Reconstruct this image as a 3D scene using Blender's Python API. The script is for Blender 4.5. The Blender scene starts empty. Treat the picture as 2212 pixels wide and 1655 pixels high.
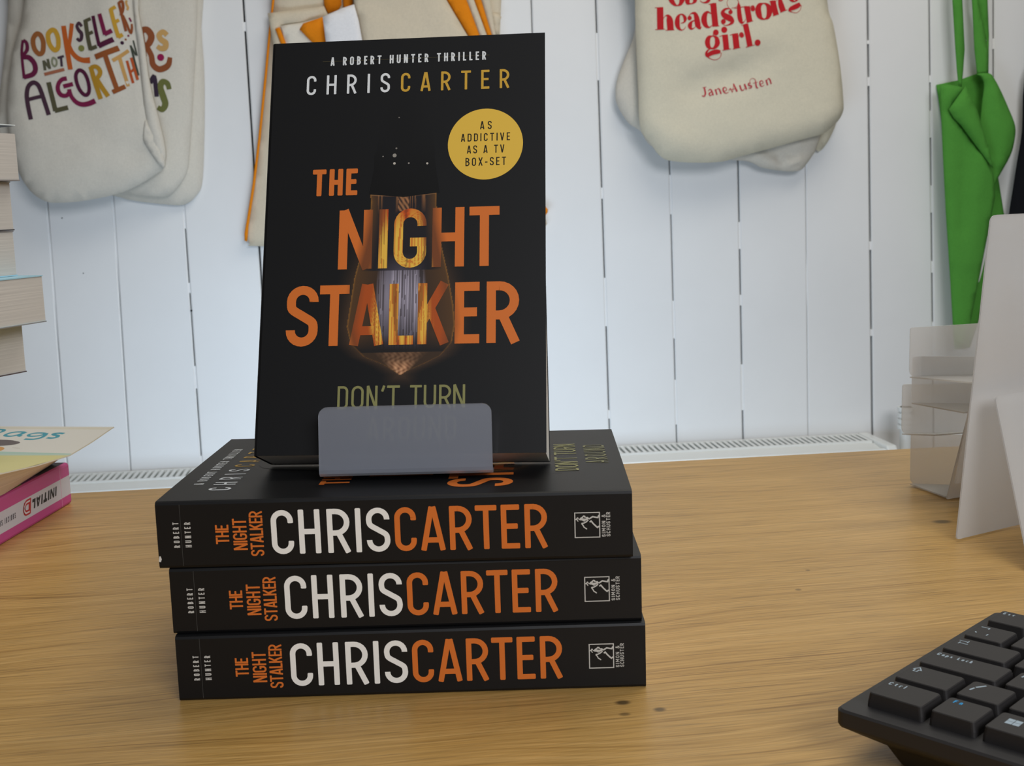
import bpy, bmesh, math, random
import numpy as np
from mathutils import Matrix, Vector
from mathutils.geometry import delaunay_2d_cdt
random.seed(7)
SC = bpy.context.scene
COL = SC.collection

# ------------------------------------------------------------------ camera, world, lights, exposure
# metres; the desk top is z = 0, X runs along the panelled wall, Y away from the camera
FOCAL_PX = 2599.15
cam_data = bpy.data.cameras.new('camera')
cam_data.sensor_width = 36.0
cam_data.lens = FOCAL_PX / 2212 * 36.0
cam_data.clip_start = 0.02
cam_data.dof.use_dof = True
cam_data.dof.focus_distance = 0.61
cam_data.dof.aperture_fstop = 36.0
cam = bpy.data.objects.new('camera', cam_data)
COL.objects.link(cam)
PITCH, ROLL, YAW, CAM_H = 0.15291, -0.03057, 0.10029, 0.20701
fw = Vector((math.sin(YAW)*math.cos(PITCH), math.cos(YAW)*math.cos(PITCH), -math.sin(PITCH)))
rt = Vector((math.cos(YAW), -math.sin(YAW), 0)); up = rt.cross(fw)
c_, s_ = math.cos(ROLL), math.sin(ROLL)
rt2 = rt*c_ + up*s_; up2 = up*c_ - rt*s_
cam.matrix_world = Matrix(((rt2.x, up2.x, -fw.x, 0), (rt2.y, up2.y, -fw.y, 0), (rt2.z, up2.z, -fw.z, CAM_H), (0, 0, 0, 1)))
SC.camera = cam

world = bpy.data.worlds.new('room_light'); SC.world = world; world.use_nodes = True
bg = world.node_tree.nodes['Background']
bg.inputs[0].default_value = (1.0, 0.95, 0.90, 1); bg.inputs[1].default_value = 0.07

def area(name, loc, target, sx, sy, power, color, spread=180):
    d = bpy.data.lights.new(name, 'AREA'); d.shape = 'RECTANGLE'; d.size = sx; d.size_y = sy
    d.energy = power; d.color = color; d.spread = math.radians(spread)
    o = bpy.data.objects.new(name, d); COL.objects.link(o); o.location = loc
    o.rotation_euler = (Vector(target)-Vector(loc)).to_track_quat('-Z', 'Y').to_euler()
    return o
area('overhead_light', (0.70, 1.15, 1.75), (0.62, 1.22, 0.0), 1.3, 1.0, 16, (1.0, 0.955, 0.87))
area('overhead_light', (0.15, 0.15, 1.75), (0.12, 0.25, 0.0), 1.2, 0.6, 1.8, (1.0, 0.955, 0.87))  # extra lamp added over the books to lift the leaning cover
area('window_daylight', (0.75, -1.4, 1.15), (0.2, 2.25, -0.35), 1.3, 0.9, 14.8, (0.94, 0.96, 1.0), 120)
area('low_wall_fill', (-0.05, 1.22, -0.30), (0.07, 2.25, -0.10), 0.9, 0.34, 3.3, (0.62, 0.80, 1.0), 120)  # unseen cool lamp added behind the desk to brighten the lower wall

SC.view_settings.view_transform = 'Standard'
SC.view_settings.look = 'None'
SC.view_settings.gamma = 1
SC.view_settings.use_curve_mapping = False
SC.view_settings.exposure = 0.0

# ------------------------------------------------------------------ helpers
def s2l(c): return c/12.92 if c <= 0.04045 else ((c+0.055)/1.055)**2.4
def hexl(h, k=1.0): return tuple(s2l(int(h[i:i+2], 16)/255)*k for i in (0, 2, 4))

def node_mat(name):
    m = bpy.data.materials.new(name); m.use_nodes = True
    return m, m.node_tree.nodes, m.node_tree.links, m.node_tree.nodes['Principled BSDF']
def plain(name, col, rough=0.5, spec=0.5, var=0.0, scale=40, bump=0.0, bscale=200):
    m, N, L, p = node_mat(name)
    p.inputs['Roughness'].default_value = rough; p.inputs['Specular IOR Level'].default_value = spec
    p.inputs['Base Color'].default_value = (*col, 1)
    tc = N.new('ShaderNodeTexCoord')
    if var:
        n = N.new('ShaderNodeTexNoise'); n.inputs['Scale'].default_value = scale; n.inputs['Detail'].default_value = 4
        L.new(tc.outputs['Object'], n.inputs['Vector'])
        r = N.new('ShaderNodeMapRange'); r.inputs[3].default_value = 1-var; r.inputs[4].default_value = 1+var
        r.inputs[1].default_value = 0.3; r.inputs[2].default_value = 0.7
        L.new(n.outputs['Fac'], r.inputs[0])
        mx = N.new('ShaderNodeVectorMath'); mx.operation = 'SCALE'; mx.inputs[0].default_value = col
        L.new(r.outputs[0], mx.inputs['Scale']); L.new(mx.outputs[0], p.inputs['Base Color'])
    if bump:
        n2 = N.new('ShaderNodeTexNoise'); n2.inputs['Scale'].default_value = bscale; n2.inputs['Detail'].default_value = 3
        L.new(tc.outputs['Object'], n2.inputs['Vector'])
        b = N.new('ShaderNodeBump'); b.inputs['Strength'].default_value = bump; b.inputs['Distance'].default_value = 0.001
        L.new(n2.outputs['Fac'], b.inputs['Height']); L.new(b.outputs[0], p.inputs['Normal'])
    return m
def ink(name, rough=0.5, spec=0.4):
    m, N, L, p = node_mat(name)
    a = N.new('ShaderNodeAttribute'); a.attribute_name = 'Col'
    L.new(a.outputs['Color'], p.inputs['Base Color'])
    p.inputs['Roughness'].default_value = rough; p.inputs['Specular IOR Level'].default_value = spec
    return m
def cloth(name, col, var=0.05):
    m, N, L, p = node_mat(name)
    p.inputs['Roughness'].default_value = 0.95; p.inputs['Specular IOR Level'].default_value = 0.1
    tc = N.new('ShaderNodeTexCoord'); mp = N.new('ShaderNodeMapping'); mp.inputs['Scale'].default_value = (1, 1, 0.25)
    L.new(tc.outputs['Object'], mp.inputs['Vector'])
    n = N.new('ShaderNodeTexNoise'); n.inputs['Scale'].default_value = 700; n.inputs['Detail'].default_value = 3
    mp2 = N.new('ShaderNodeMapping'); mp2.inputs['Scale'].default_value = (0.25, 1, 1)
    L.new(tc.outputs['Object'], mp2.inputs['Vector'])
    n2 = N.new('ShaderNodeTexNoise'); n2.inputs['Scale'].default_value = 700; n2.inputs['Detail'].default_value = 3
    L.new(mp.outputs[0], n.inputs['Vector']); L.new(mp2.outputs[0], n2.inputs['Vector'])
    ad = N.new('ShaderNodeMath'); ad.operation = 'ADD'; L.new(n.outputs['Fac'], ad.inputs[0]); L.new(n2.outputs['Fac'], ad.inputs[1])
    r = N.new('ShaderNodeMapRange'); r.inputs[1].default_value = 0.7; r.inputs[2].default_value = 1.3
    r.inputs[3].default_value = 1-var; r.inputs[4].default_value = 1+var; L.new(ad.outputs[0], r.inputs[0])
    mx = N.new('ShaderNodeVectorMath'); mx.operation = 'SCALE'; mx.inputs[0].default_value = col
    L.new(r.outputs[0], mx.inputs['Scale']); L.new(mx.outputs[0], p.inputs['Base Color'])
    n3 = N.new('ShaderNodeTexNoise'); n3.inputs['Scale'].default_value = 14; n3.inputs['Detail'].default_value = 2
    L.new(tc.outputs['Object'], n3.inputs['Vector'])
    b = N.new('ShaderNodeBump'); b.inputs['Strength'].default_value = 0.35; b.inputs['Distance'].default_value = 0.012
    L.new(n3.outputs['Fac'], b.inputs['Height'])
    b2 = N.new('ShaderNodeBump'); b2.inputs['Strength'].default_value = 0.25; b2.inputs['Distance'].default_value = 0.0006
    L.new(ad.outputs[0], b2.inputs['Height']); L.new(b.outputs[0], b2.inputs['Normal']); L.new(b2.outputs[0], p.inputs['Normal'])
    return m
def frosted(name, col, clear):
    m = bpy.data.materials.new(name); m.use_nodes = True
    N = m.node_tree.nodes; L = m.node_tree.links; N.clear()
    out = N.new('ShaderNodeOutputMaterial')
    d = N.new('ShaderNodeBsdfDiffuse'); d.inputs[0].default_value = (*col, 1)
    t = N.new('ShaderNodeBsdfTranslucent'); t.inputs[0].default_value = (*col, 1)
    g = N.new('ShaderNodeBsdfGlossy'); g.inputs['Roughness'].default_value = 0.35; g.inputs[0].default_value = (1, 1, 1, 1)
    tr = N.new('ShaderNodeBsdfTransparent'); tr.inputs[0].default_value = (0.97, 0.97, 0.97, 1)
    m1 = N.new('ShaderNodeMixShader'); m1.inputs[0].default_value = 0.55
    L.new(d.outputs[0], m1.inputs[1]); L.new(t.outputs[0], m1.inputs[2])
    m2 = N.new('ShaderNodeMixShader'); m2.inputs[0].default_value = clear
    L.new(m1.outputs[0], m2.inputs[1]); L.new(tr.outputs[0], m2.inputs[2])
    fr = N.new('ShaderNodeFresnel'); fr.inputs[0].default_value = 1.4
    m3 = N.new('ShaderNodeMixShader'); L.new(fr.outputs[0], m3.inputs[0])
    L.new(m2.outputs[0], m3.inputs[1]); L.new(g.outputs[0], m3.inputs[2]); L.new(m3.outputs[0], out.inputs[0])
    return m

class MB:
    """collects faces (with a material slot and vertex colours) and links them as one mesh object"""
    def __init__(s): s.v = []; s.f = []; s.m = []; s.c = []; s.e = 0; s.layer = 0
    def add(s, verts, faces, mat=0, col=(0.8, 0.8, 0.8), cols=None):
        n = len(s.v); s.v += [tuple(p) for p in verts]; s.f += [tuple(i+n for i in f) for f in faces]
        s.m += [mat]*len(faces); s.c += (cols if cols is not None else [tuple(col)]*len(verts))
    def box(s, a, b, mat=0, col=(0.8, 0.8, 0.8), T=None):
        x0, y0, z0 = a; x1, y1, z1 = b
        V = [(x0, y0, z0), (x1, y0, z0), (x1, y1, z0), (x0, y1, z0), (x0, y0, z1), (x1, y0, z1), (x1, y1, z1), (x0, y1, z1)]
        if T: V = [T(p) for p in V]
        s.add(V, [(0, 3, 2, 1), (4, 5, 6, 7), (0, 1, 5, 4), (1, 2, 6, 5), (2, 3, 7, 6), (3, 0, 4, 7)], mat, col)
    def loft(s, rings, mat=0, col=(0.8, 0.8, 0.8), caps=True):
        n = len(rings[0]); V = [p for r in rings for p in r]; F = []
        for k in range(len(rings)-1):
            for i in range(n):
                j = (i+1) % n; F.append((k*n+i, k*n+j, (k+1)*n+j, (k+1)*n+i))
        if caps: F.append(tuple(range(n-1, -1, -1))); F.append(tuple((len(rings)-1)*n+i for i in range(n)))
        s.add(V, F, mat, col)
    def build(s, name, mats, parent=None, smooth=False, loc=None, rot=None, bevel=0, mw=None):
        me = bpy.data.meshes.new(name); me.from_pydata(s.v, [], s.f); me.update()
        if not isinstance(mats, (list, tuple)): mats = [mats]
        for m in mats: me.materials.append(m)
        me.polygons.foreach_set('material_index', s.m)
        at = me.color_attributes.new('Col', 'FLOAT_COLOR', 'POINT')
        at.data.foreach_set('color', np.array([(*c[:3], 1.0) for c in s.c], dtype=np.float32).ravel())
        if smooth: me.polygons.foreach_set('use_smooth', [True]*len(me.polygons))
        o = bpy.data.objects.new(name, me); COL.objects.link(o)
        if parent: o.parent = parent
        if loc: o.location = loc
        if rot is not None: o.rotation_euler = rot
        if mw is not None: o.matrix_world = mw
        if bevel:
            b = o.modifiers.new('bevel', 'BEVEL'); b.width = bevel; b.segments = 2; b.limit_method = 'ANGLE'; b.angle_limit = math.radians(40)
        return o
def tag(o, label, cat, group=None):
    o['label'] = label; o['category'] = cat
    if group: o['group'] = group
    return o
def thing(name, label, cat, loc=(0, 0, 0), rotz=0, group=None):
    o = bpy.data.objects.new(name, None); COL.objects.link(o); o.location = loc; o.rotation_euler = (0, 0, rotz)
    return tag(o, label, cat, group)
def copy_thing(o, parent=None):
    c = o.copy(); COL.objects.link(c)
    if parent: c.parent = parent
    for ch in list(o.children): copy_thing(ch, c)
    return c

# ------------------------------------------------------------------ lettering (own stroke alphabet, every letter a set of centre lines)
def arc(cx, cy, rx, ry, a0, a1, n=12):
    return [(cx+rx*math.cos(math.radians(a0+(a1-a0)*i/n)), cy+ry*math.sin(math.radians(a0+(a1-a0)*i/n))) for i in range(n+1)]
def smooth(pts, n=6, closed=False):
    P = [tuple(p) for p in pts]; out = []; m = len(P)
    rng = range(m if closed else m-1)
    for i in rng:
        g = lambda k: P[k % m] if closed else P[max(0, min(m-1, k))]
        p0, p1, p2, p3 = g(i-1), g(i), g(i+1), g(i+2)
        for t in np.linspace(0, 1, n, endpoint=False):
            out.append(tuple(0.5*((2*b)+(c-a)*t+(2*a-5*b+4*c-d)*t*t+(-a+3*b-3*c+d)*t**3) for a, b, c, d in zip(p0, p1, p2, p3)))
    if not closed: out.append(P[-1])
    return out
ASPECT = dict(A=.53, B=.5, C=.48, D=.5, E=.42, F=.41, G=.5, H=.5, I=.16, J=.4, K=.5, L=.4, M=.64, N=.52, O=.5, P=.48, Q=.5, R=.5, S=.48, T=.5, U=.5, V=.53, W=.75, X=.53, Y=.52, Z=.48, t=.3, r=.32, l=.14, s=.36, c=.36, a=.4, p=.4, o=.4, k=.4, n=.4)
ASPECT.update({' ': .26, '-': .3, "'": .14, '&': .55, '.': .14})
def glyph(ch, w, h, s):
    k = s/2; r = w/2-k; S = []
    C = [(w-k, h*.70), (w-k, h-k-r)]+arc(w/2, h-k-r, r, r, 0, 180)+arc(w/2, k+r, r, r, 180, 360)+[(w-k, h*.30)]
    if ch == 'A': S = [[(k, 0), (w/2-k*.25, h)], [(w-k, 0), (w/2+k*.25, h)], [(w*.22, h*.24), (w*.78, h*.24)]]
    elif ch == 'B':
        ru = (h-k-h*.53)/2; rl = (h*.53-k)/2
        S = [[(k, 0), (k, h)], [(k, h-k), (w*.94-k-ru, h-k)]+arc(w*.94-k-ru, h-k-ru, ru, ru, 90, -90)+[(k, h*.53)],
             [(k, h*.53), (w-k-rl, h*.53)]+arc(w-k-rl, k+rl, rl, rl, 90, -90)+[(k, k)]]
    elif ch == 'C': S = [C]
    elif ch == 'D': S = [[(k, k*.02), (k, h)], [(k, h-k), (w-k-r, h-k)]+arc(w-k-r, h-k-r, r, r, 90, 0)+arc(w-k-r, k+r, r, r, 0, -90)+[(k, k)]]
    elif ch == 'E': S = [[(k, 0), (k, h)], [(k, h-k), (w, h-k)], [(k, k), (w, k)], [(k, h*.51), (w*.9, h*.51)]]
    elif ch == 'F': S = [[(k, 0), (k, h)], [(k, h-k), (w, h-k)], [(k, h*.5), (w*.9, h*.5)]]
    elif ch == 'G': S = [C+[(w-k, h*.43)], [(w, h*.43), (w*.5, h*.43)]]
    elif ch == 'H': S = [[(k, 0), (k, h)], [(w-k, 0), (w-k, h)], [(k, h*.5), (w-k, h*.5)]]
    elif ch == 'I': S = [[(w/2, 0), (w/2, h)]]
    elif ch == 'J': S = [[(w-k, h), (w-k, k+r)]+arc(w/2, k+r, r, r, 0, -180)]
    elif ch == 'K': S = [[(k, 0), (k, h)], [(w-k*1.1, h), (k, h*.36)], [(w*.40, h*.58), (w-k, 0)]]
    elif ch == 'L': S = [[(k, 0), (k, h)], [(k, k), (w, k)]]
    elif ch == 'M': S = [[(k, 0), (k, h)], [(w-k, 0), (w-k, h)], [(k, h), (w/2, h*.3)], [(w-k, h), (w/2, h*.3)]]
    elif ch == 'N': S = [[(k, 0), (k, h)], [(w-k, 0), (w-k, h)], [(k*1.05, h), (w-k*1.05, 0)]]
    elif ch == 'O': S = ['closed', arc(w/2, h-k-r, r, r, 0, 180)+arc(w/2, k+r, r, r, 180, 360)]
    elif ch in 'PR':
        ru = (h-k-h*.45)/2
        S = [[(k, 0), (k, h)], [(k, h-k), (w*.97-k-ru, h-k)]+arc(w*.97-k-ru, h-k-ru, ru, ru, 90, -90)+[(k, h*.45)]]
        if ch == 'R': S.append([(w*.48, h*.45), (w-k, 0)])
    elif ch == 'S':
        S = [[(w-k, h*.73), (w-k, h-k-r)]+arc(w/2, h-k-r, r, r, 0, 180)+smooth([(k, h-k-r-.01*h), (w*.13+k*.4, h*.61), (w*.5, h*.5), (w*.87-k*.4, h*.39), (w-k, k+r+.01*h)], 5)
             + arc(w/2, k+r, r, r, 0, -180)+[(k, h*.27)]]
    elif ch == 'T': S = [[(0, h-k), (w, h-k)], [(w/2, 0), (w/2, h-k)]]
    elif ch == 'U': S = [[(k, h), (k, k+r)]+arc(w/2, k+r, r, r, 180, 360)+[(w-k, h)]]
    elif ch == 'V': S = [[(k*.9, h), (w/2, 0)], [(w-k*.9, h), (w/2, 0)]]
    elif ch == 'W': S = [[(k, h), (w*.28, 0)], [(w*.28, 0), (w/2, h*.8)], [(w/2, h*.8), (w*.72, 0)], [(w*.72, 0), (w-k, h)]]
    elif ch == 'X': S = [[(k, h), (w-k, 0)], [(w-k, h), (k, 0)]]
    elif ch == 'Y': S = [[(k, h), (w/2, h*.45)], [(w-k, h), (w/2, h*.45)], [(w/2, 0), (w/2, h*.5)]]
    elif ch == 'Z': S = [[(0, h-k), (w-k*.5, h-k)], [(w-k, h-k), (k, k)], [(k*.5, k), (w, k)]]
    elif ch == '-': S = [[(0, h*.42), (w, h*.42)]]
    elif ch == "'": S = [[(w*.7, h), (w*.3, h*.74)]]
    elif ch == '.': S = [[(w/2, 0), (w/2, s)]]
    elif ch == '&': S = [smooth([(w, h*.02), (w*.35, h*.62), (w*.32, h*.9), (w*.55, h*.93), (w*.62, h*.75), (w*.15, h*.35), (w*.15, h*.1), (w*.5, h*.03), (w*.95, h*.45)], 5)]
    elif ch == 't': S = [[(w*.45, h*.9), (w*.45, k+.1*h), (w, k)], [(0, h*.66), (w, h*.66)]]
    elif ch == 'r': S = [[(k, 0), (k, h*.68)], arc(w*.75, h*.38, w*.62, h*.26, 170, 60, 6)]
    elif ch == 'l': S = [[(w/2, 0), (w/2, h)]]
    elif ch in 'co': S = ([smooth([(w-k, h*.5), (w/2, h*.68-k), (k, h*.34), (w/2, k), (w-k, h*.18)], 5)] if ch == 'c' else ['closed', arc(w/2, h*.34, r, h*.34-k, 0, 360)])
    elif ch == 's': S = [smooth([(w-k, h*.52), (w/2, h*.68-k), (k, h*.5), (w/2, h*.34), (w-k, h*.17), (w/2, k), (k, h*.15)], 5)]
    elif ch == 'a': S = ['closed', arc(w/2, h*.34, r, h*.34-k, 0, 360), [(w-k, 0), (w-k, h*.68)]]
    elif ch == 'p': S = ['closed', arc(w/2, h*.34, r, h*.34-k, 0, 360), [(k, -h*.25), (k, h*.68)]]
    elif ch == 'k': S = [[(k, 0), (k, h)], [(w-k, h*.66), (k, h*.26)], [(w*.35, h*.4), (w-k, 0)]]
    elif ch == 'n': S = [[(k, 0), (k, h*.68)], [(k, h*.4)]+arc(w/2, h*.4, r, h*.26, 180, 0, 8)+[(w-k, 0)]]
    return S
def strip(mb, pts, width, place, color, mat=0, closed=False, cross=1, step=None, colf=None, rnd=True):
    """a flat ribbon of ink along a centre line; place(x, y, lift) puts it on its surface"""
    P = [p[:2] for p in pts]; Wd = [p[2] if len(p) > 2 else width for p in pts]
    if step:
        Q = []; V = []; n = len(P); R = n if closed else n-1
        for i in range(R):
            a, b = P[i], P[(i+1) % n]; d = math.dist(a, b); m = max(1, int(d/step))
            for j in range(m):
                t = j/m; Q.append((a[0]+(b[0]-a[0])*t, a[1]+(b[1]-a[1])*t)); V.append(Wd[i]+(Wd[(i+1) % n]-Wd[i])*t)
        if not closed: Q.append(P[-1]); V.append(Wd[-1])
        P, Wd = Q, V
    if not closed and rnd and len(P) > 1:
        e = Wd[0]*.13; d = math.dist(P[0], P[1])
        if d > e*2: t = e/d; P = [P[0], (P[0][0]+(P[1][0]-P[0][0])*t, P[0][1]+(P[1][1]-P[0][1])*t)]+P[1:]; Wd = [Wd[0]*.72, Wd[0]]+Wd[1:]
        e = Wd[-1]*.13; d = math.dist(P[-1], P[-2])
        if d > e*2: t = e/d; P = P[:-1]+[(P[-1][0]+(P[-2][0]-P[-1][0])*t, P[-1][1]+(P[-2][1]-P[-1][1])*t), P[-1]]; Wd = Wd[:-1]+[Wd[-1], Wd[-1]*.72]
    n = len(P); mb.e += 1; lift = mb.layer*4e-5+(mb.e % 36)*1e-6
    verts = []; cols = []
    for i in range(n):
        a = P[i-1] if (i or closed) else P[i]; b = P[(i+1) % n] if (i < n-1 or closed) else P[i]
        t1 = Vector((P[i][0]-a[0], P[i][1]-a[1])); t2 = Vector((b[0]-P[i][0], b[1]-P[i][1]))
        if t1.length < 1e-9: t1 = t2
        if t2.length < 1e-9: t2 = t1
        t1.normalize(); t2.normalize(); t = t1+t2
        if t.length < 1e-6: t = t1
        t.normalize(); nx, ny = -t.y, t.x; c = max(0.45, t.dot(t1)); w = Wd[i]/2/c
        for q in range(cross+1):
            u = -1+2*q/cross; x, y = P[i][0]+nx*w*u, P[i][1]+ny*w*u
            verts.append(place(x, y, lift)); cols.append(colf(x, y) if colf else color)
    F = []; m = cross+1
    for i in range(n if closed else n-1):
        j = (i+1) % n
        for q in range(cross): F.append((i*m+q, i*m+q+1, j*m+q+1, j*m+q))
    mb.add(verts, F, mat, cols=cols)
def disc(mb, x, y, r, place, color, mat=0, n=28):
    mb.e += 1; lift = mb.layer*4e-5+(mb.e % 36)*1e-6
    mb.add([place(x, y, lift)]+[place(x+r*math.cos(2*math.pi*i/n), y+r*math.sin(2*math.pi*i/n), lift) for i in range(n)], [(0, 1+i, 1+(i+1) % n) for i in range(n)], mat, color)
def letter(mb, ch, x, y, w, h, s, place, color, mat=0, **kw):
    S = glyph(ch, w, h, s); cl = False
    for st in S:
        if st == 'closed': cl = True; continue
        strip(mb, [(x+p[0], y+p[1]) for p in st], s, place, color, mat, closed=cl, **kw); cl = False
def text(mb, line, x0, x1, y, h, s, place, color, mat=0, wf=1.0, **kw):
    ws = [(s if c in 'Il' else ASPECT[c]*h*wf) for c in line]
    gap = (x1-x0-sum(ws))/max(1, len(line)-1); x = x0
    for i, (c, w) in enumerate(zip(line, ws)):
        cc = color[i] if isinstance(color, list) else color
        if c != ' ': letter(mb, c, x, y, w, h, s, place, cc, mat, **kw)
        x += w+gap

# ------------------------------------------------------------------ materials
M_WALL = plain('white_painted_boards', hexl('ebebea'), 0.45, 0.35, 0.02, 6, 0.15, 60)
M_GAP = plain('dark_gap', (0.01, 0.011, 0.012), 0.9, 0.0)
M_RAD = plain('radiator_enamel', hexl('e9ebe8'), 0.3, 0.5)
M_RADIN = plain('radiator_inside', hexl('6f8582'), 0.8, 0.1)
M_FLOOR = plain('grey_floor', hexl('8a847c'), 0.7, 0.3, 0.1, 5)
M_CANVAS = cloth('natural_canvas', hexl('d8d2c5'))
M_CANVAS2 = cloth('cream_canvas', hexl('dad3bd'))
M_CALICO = cloth('calico', hexl('d9ccb4'))
M_ORANGE = cloth('orange_cotton', hexl('e98a1c'))
M_LINING = cloth('pale_lining', hexl('e6dfd0'))
M_WHITE_CLOTH = cloth('white_cotton', hexl('f0eff0'))
M_GREEN = cloth('green_cotton', hexl('559a40'))
M_BLACK_CLOTH = cloth('black_cotton', hexl('17181c'))
M_INK = ink('cloth_ink', 0.9, 0.1)
M_COVER = ink('printed_cover', 0.45, 0.30)
M_CARD = ink('printed_card', 0.5, 0.35)
M_KEY = plain('keyboard_plastic', hexl('2b2a2b'), 0.5, 0.4)
M_KEYCAP = plain('keycap_plastic', hexl('2e2c2c'), 0.55, 0.35, 0.05, 900)
M_LEGEND = ink('key_legend', 0.6, 0.2)
M_FROST = frosted('frosted_plastic', hexl('f6f5f3'), 0.50)
M_FROST2 = frosted('clear_frosted_plastic', hexl('b4bac8'), 0.46)
def paper(name, col, ax=2, scale=2500):
    m, N, L, p = node_mat(name)
    p.inputs['Roughness'].default_value = 0.9; p.inputs['Specular IOR Level'].default_value = 0.1
    tc = N.new('ShaderNodeTexCoord'); mp = N.new('ShaderNodeMapping')
    sc = [8, 8, 8]; sc[ax] = scale; mp.inputs['Scale'].default_value = sc
    L.new(tc.outputs['Object'], mp.inputs['Vector'])
    n = N.new('ShaderNodeTexNoise'); n.inputs['Scale'].default_value = 1; n.inputs['Detail'].default_value = 3
    L.new(mp.outputs[0], n.inputs['Vector'])
    r = N.new('ShaderNodeMapRange'); r.inputs[1].default_value = 0.3; r.inputs[2].default_value = 0.7; r.inputs[3].default_value = 0.82; r.inputs[4].default_value = 1.06
    L.new(n.outputs['Fac'], r.inputs[0])
    mx = N.new('ShaderNodeVectorMath'); mx.operation = 'SCALE'; mx.inputs[0].default_value = col
    L.new(r.outputs[0], mx.inputs['Scale']); L.new(mx.outputs[0], p.inputs['Base Color'])
    return m
M_PAGES = paper('page_edges', hexl('e6e2da'))
M_PAGES2 = paper('grey_page_edges', hexl('d2cec7'), 2, 1600)
M_PAGES3 = paper('white_page_edges', hexl('f4f2f0'), 2, 1600)

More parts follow.
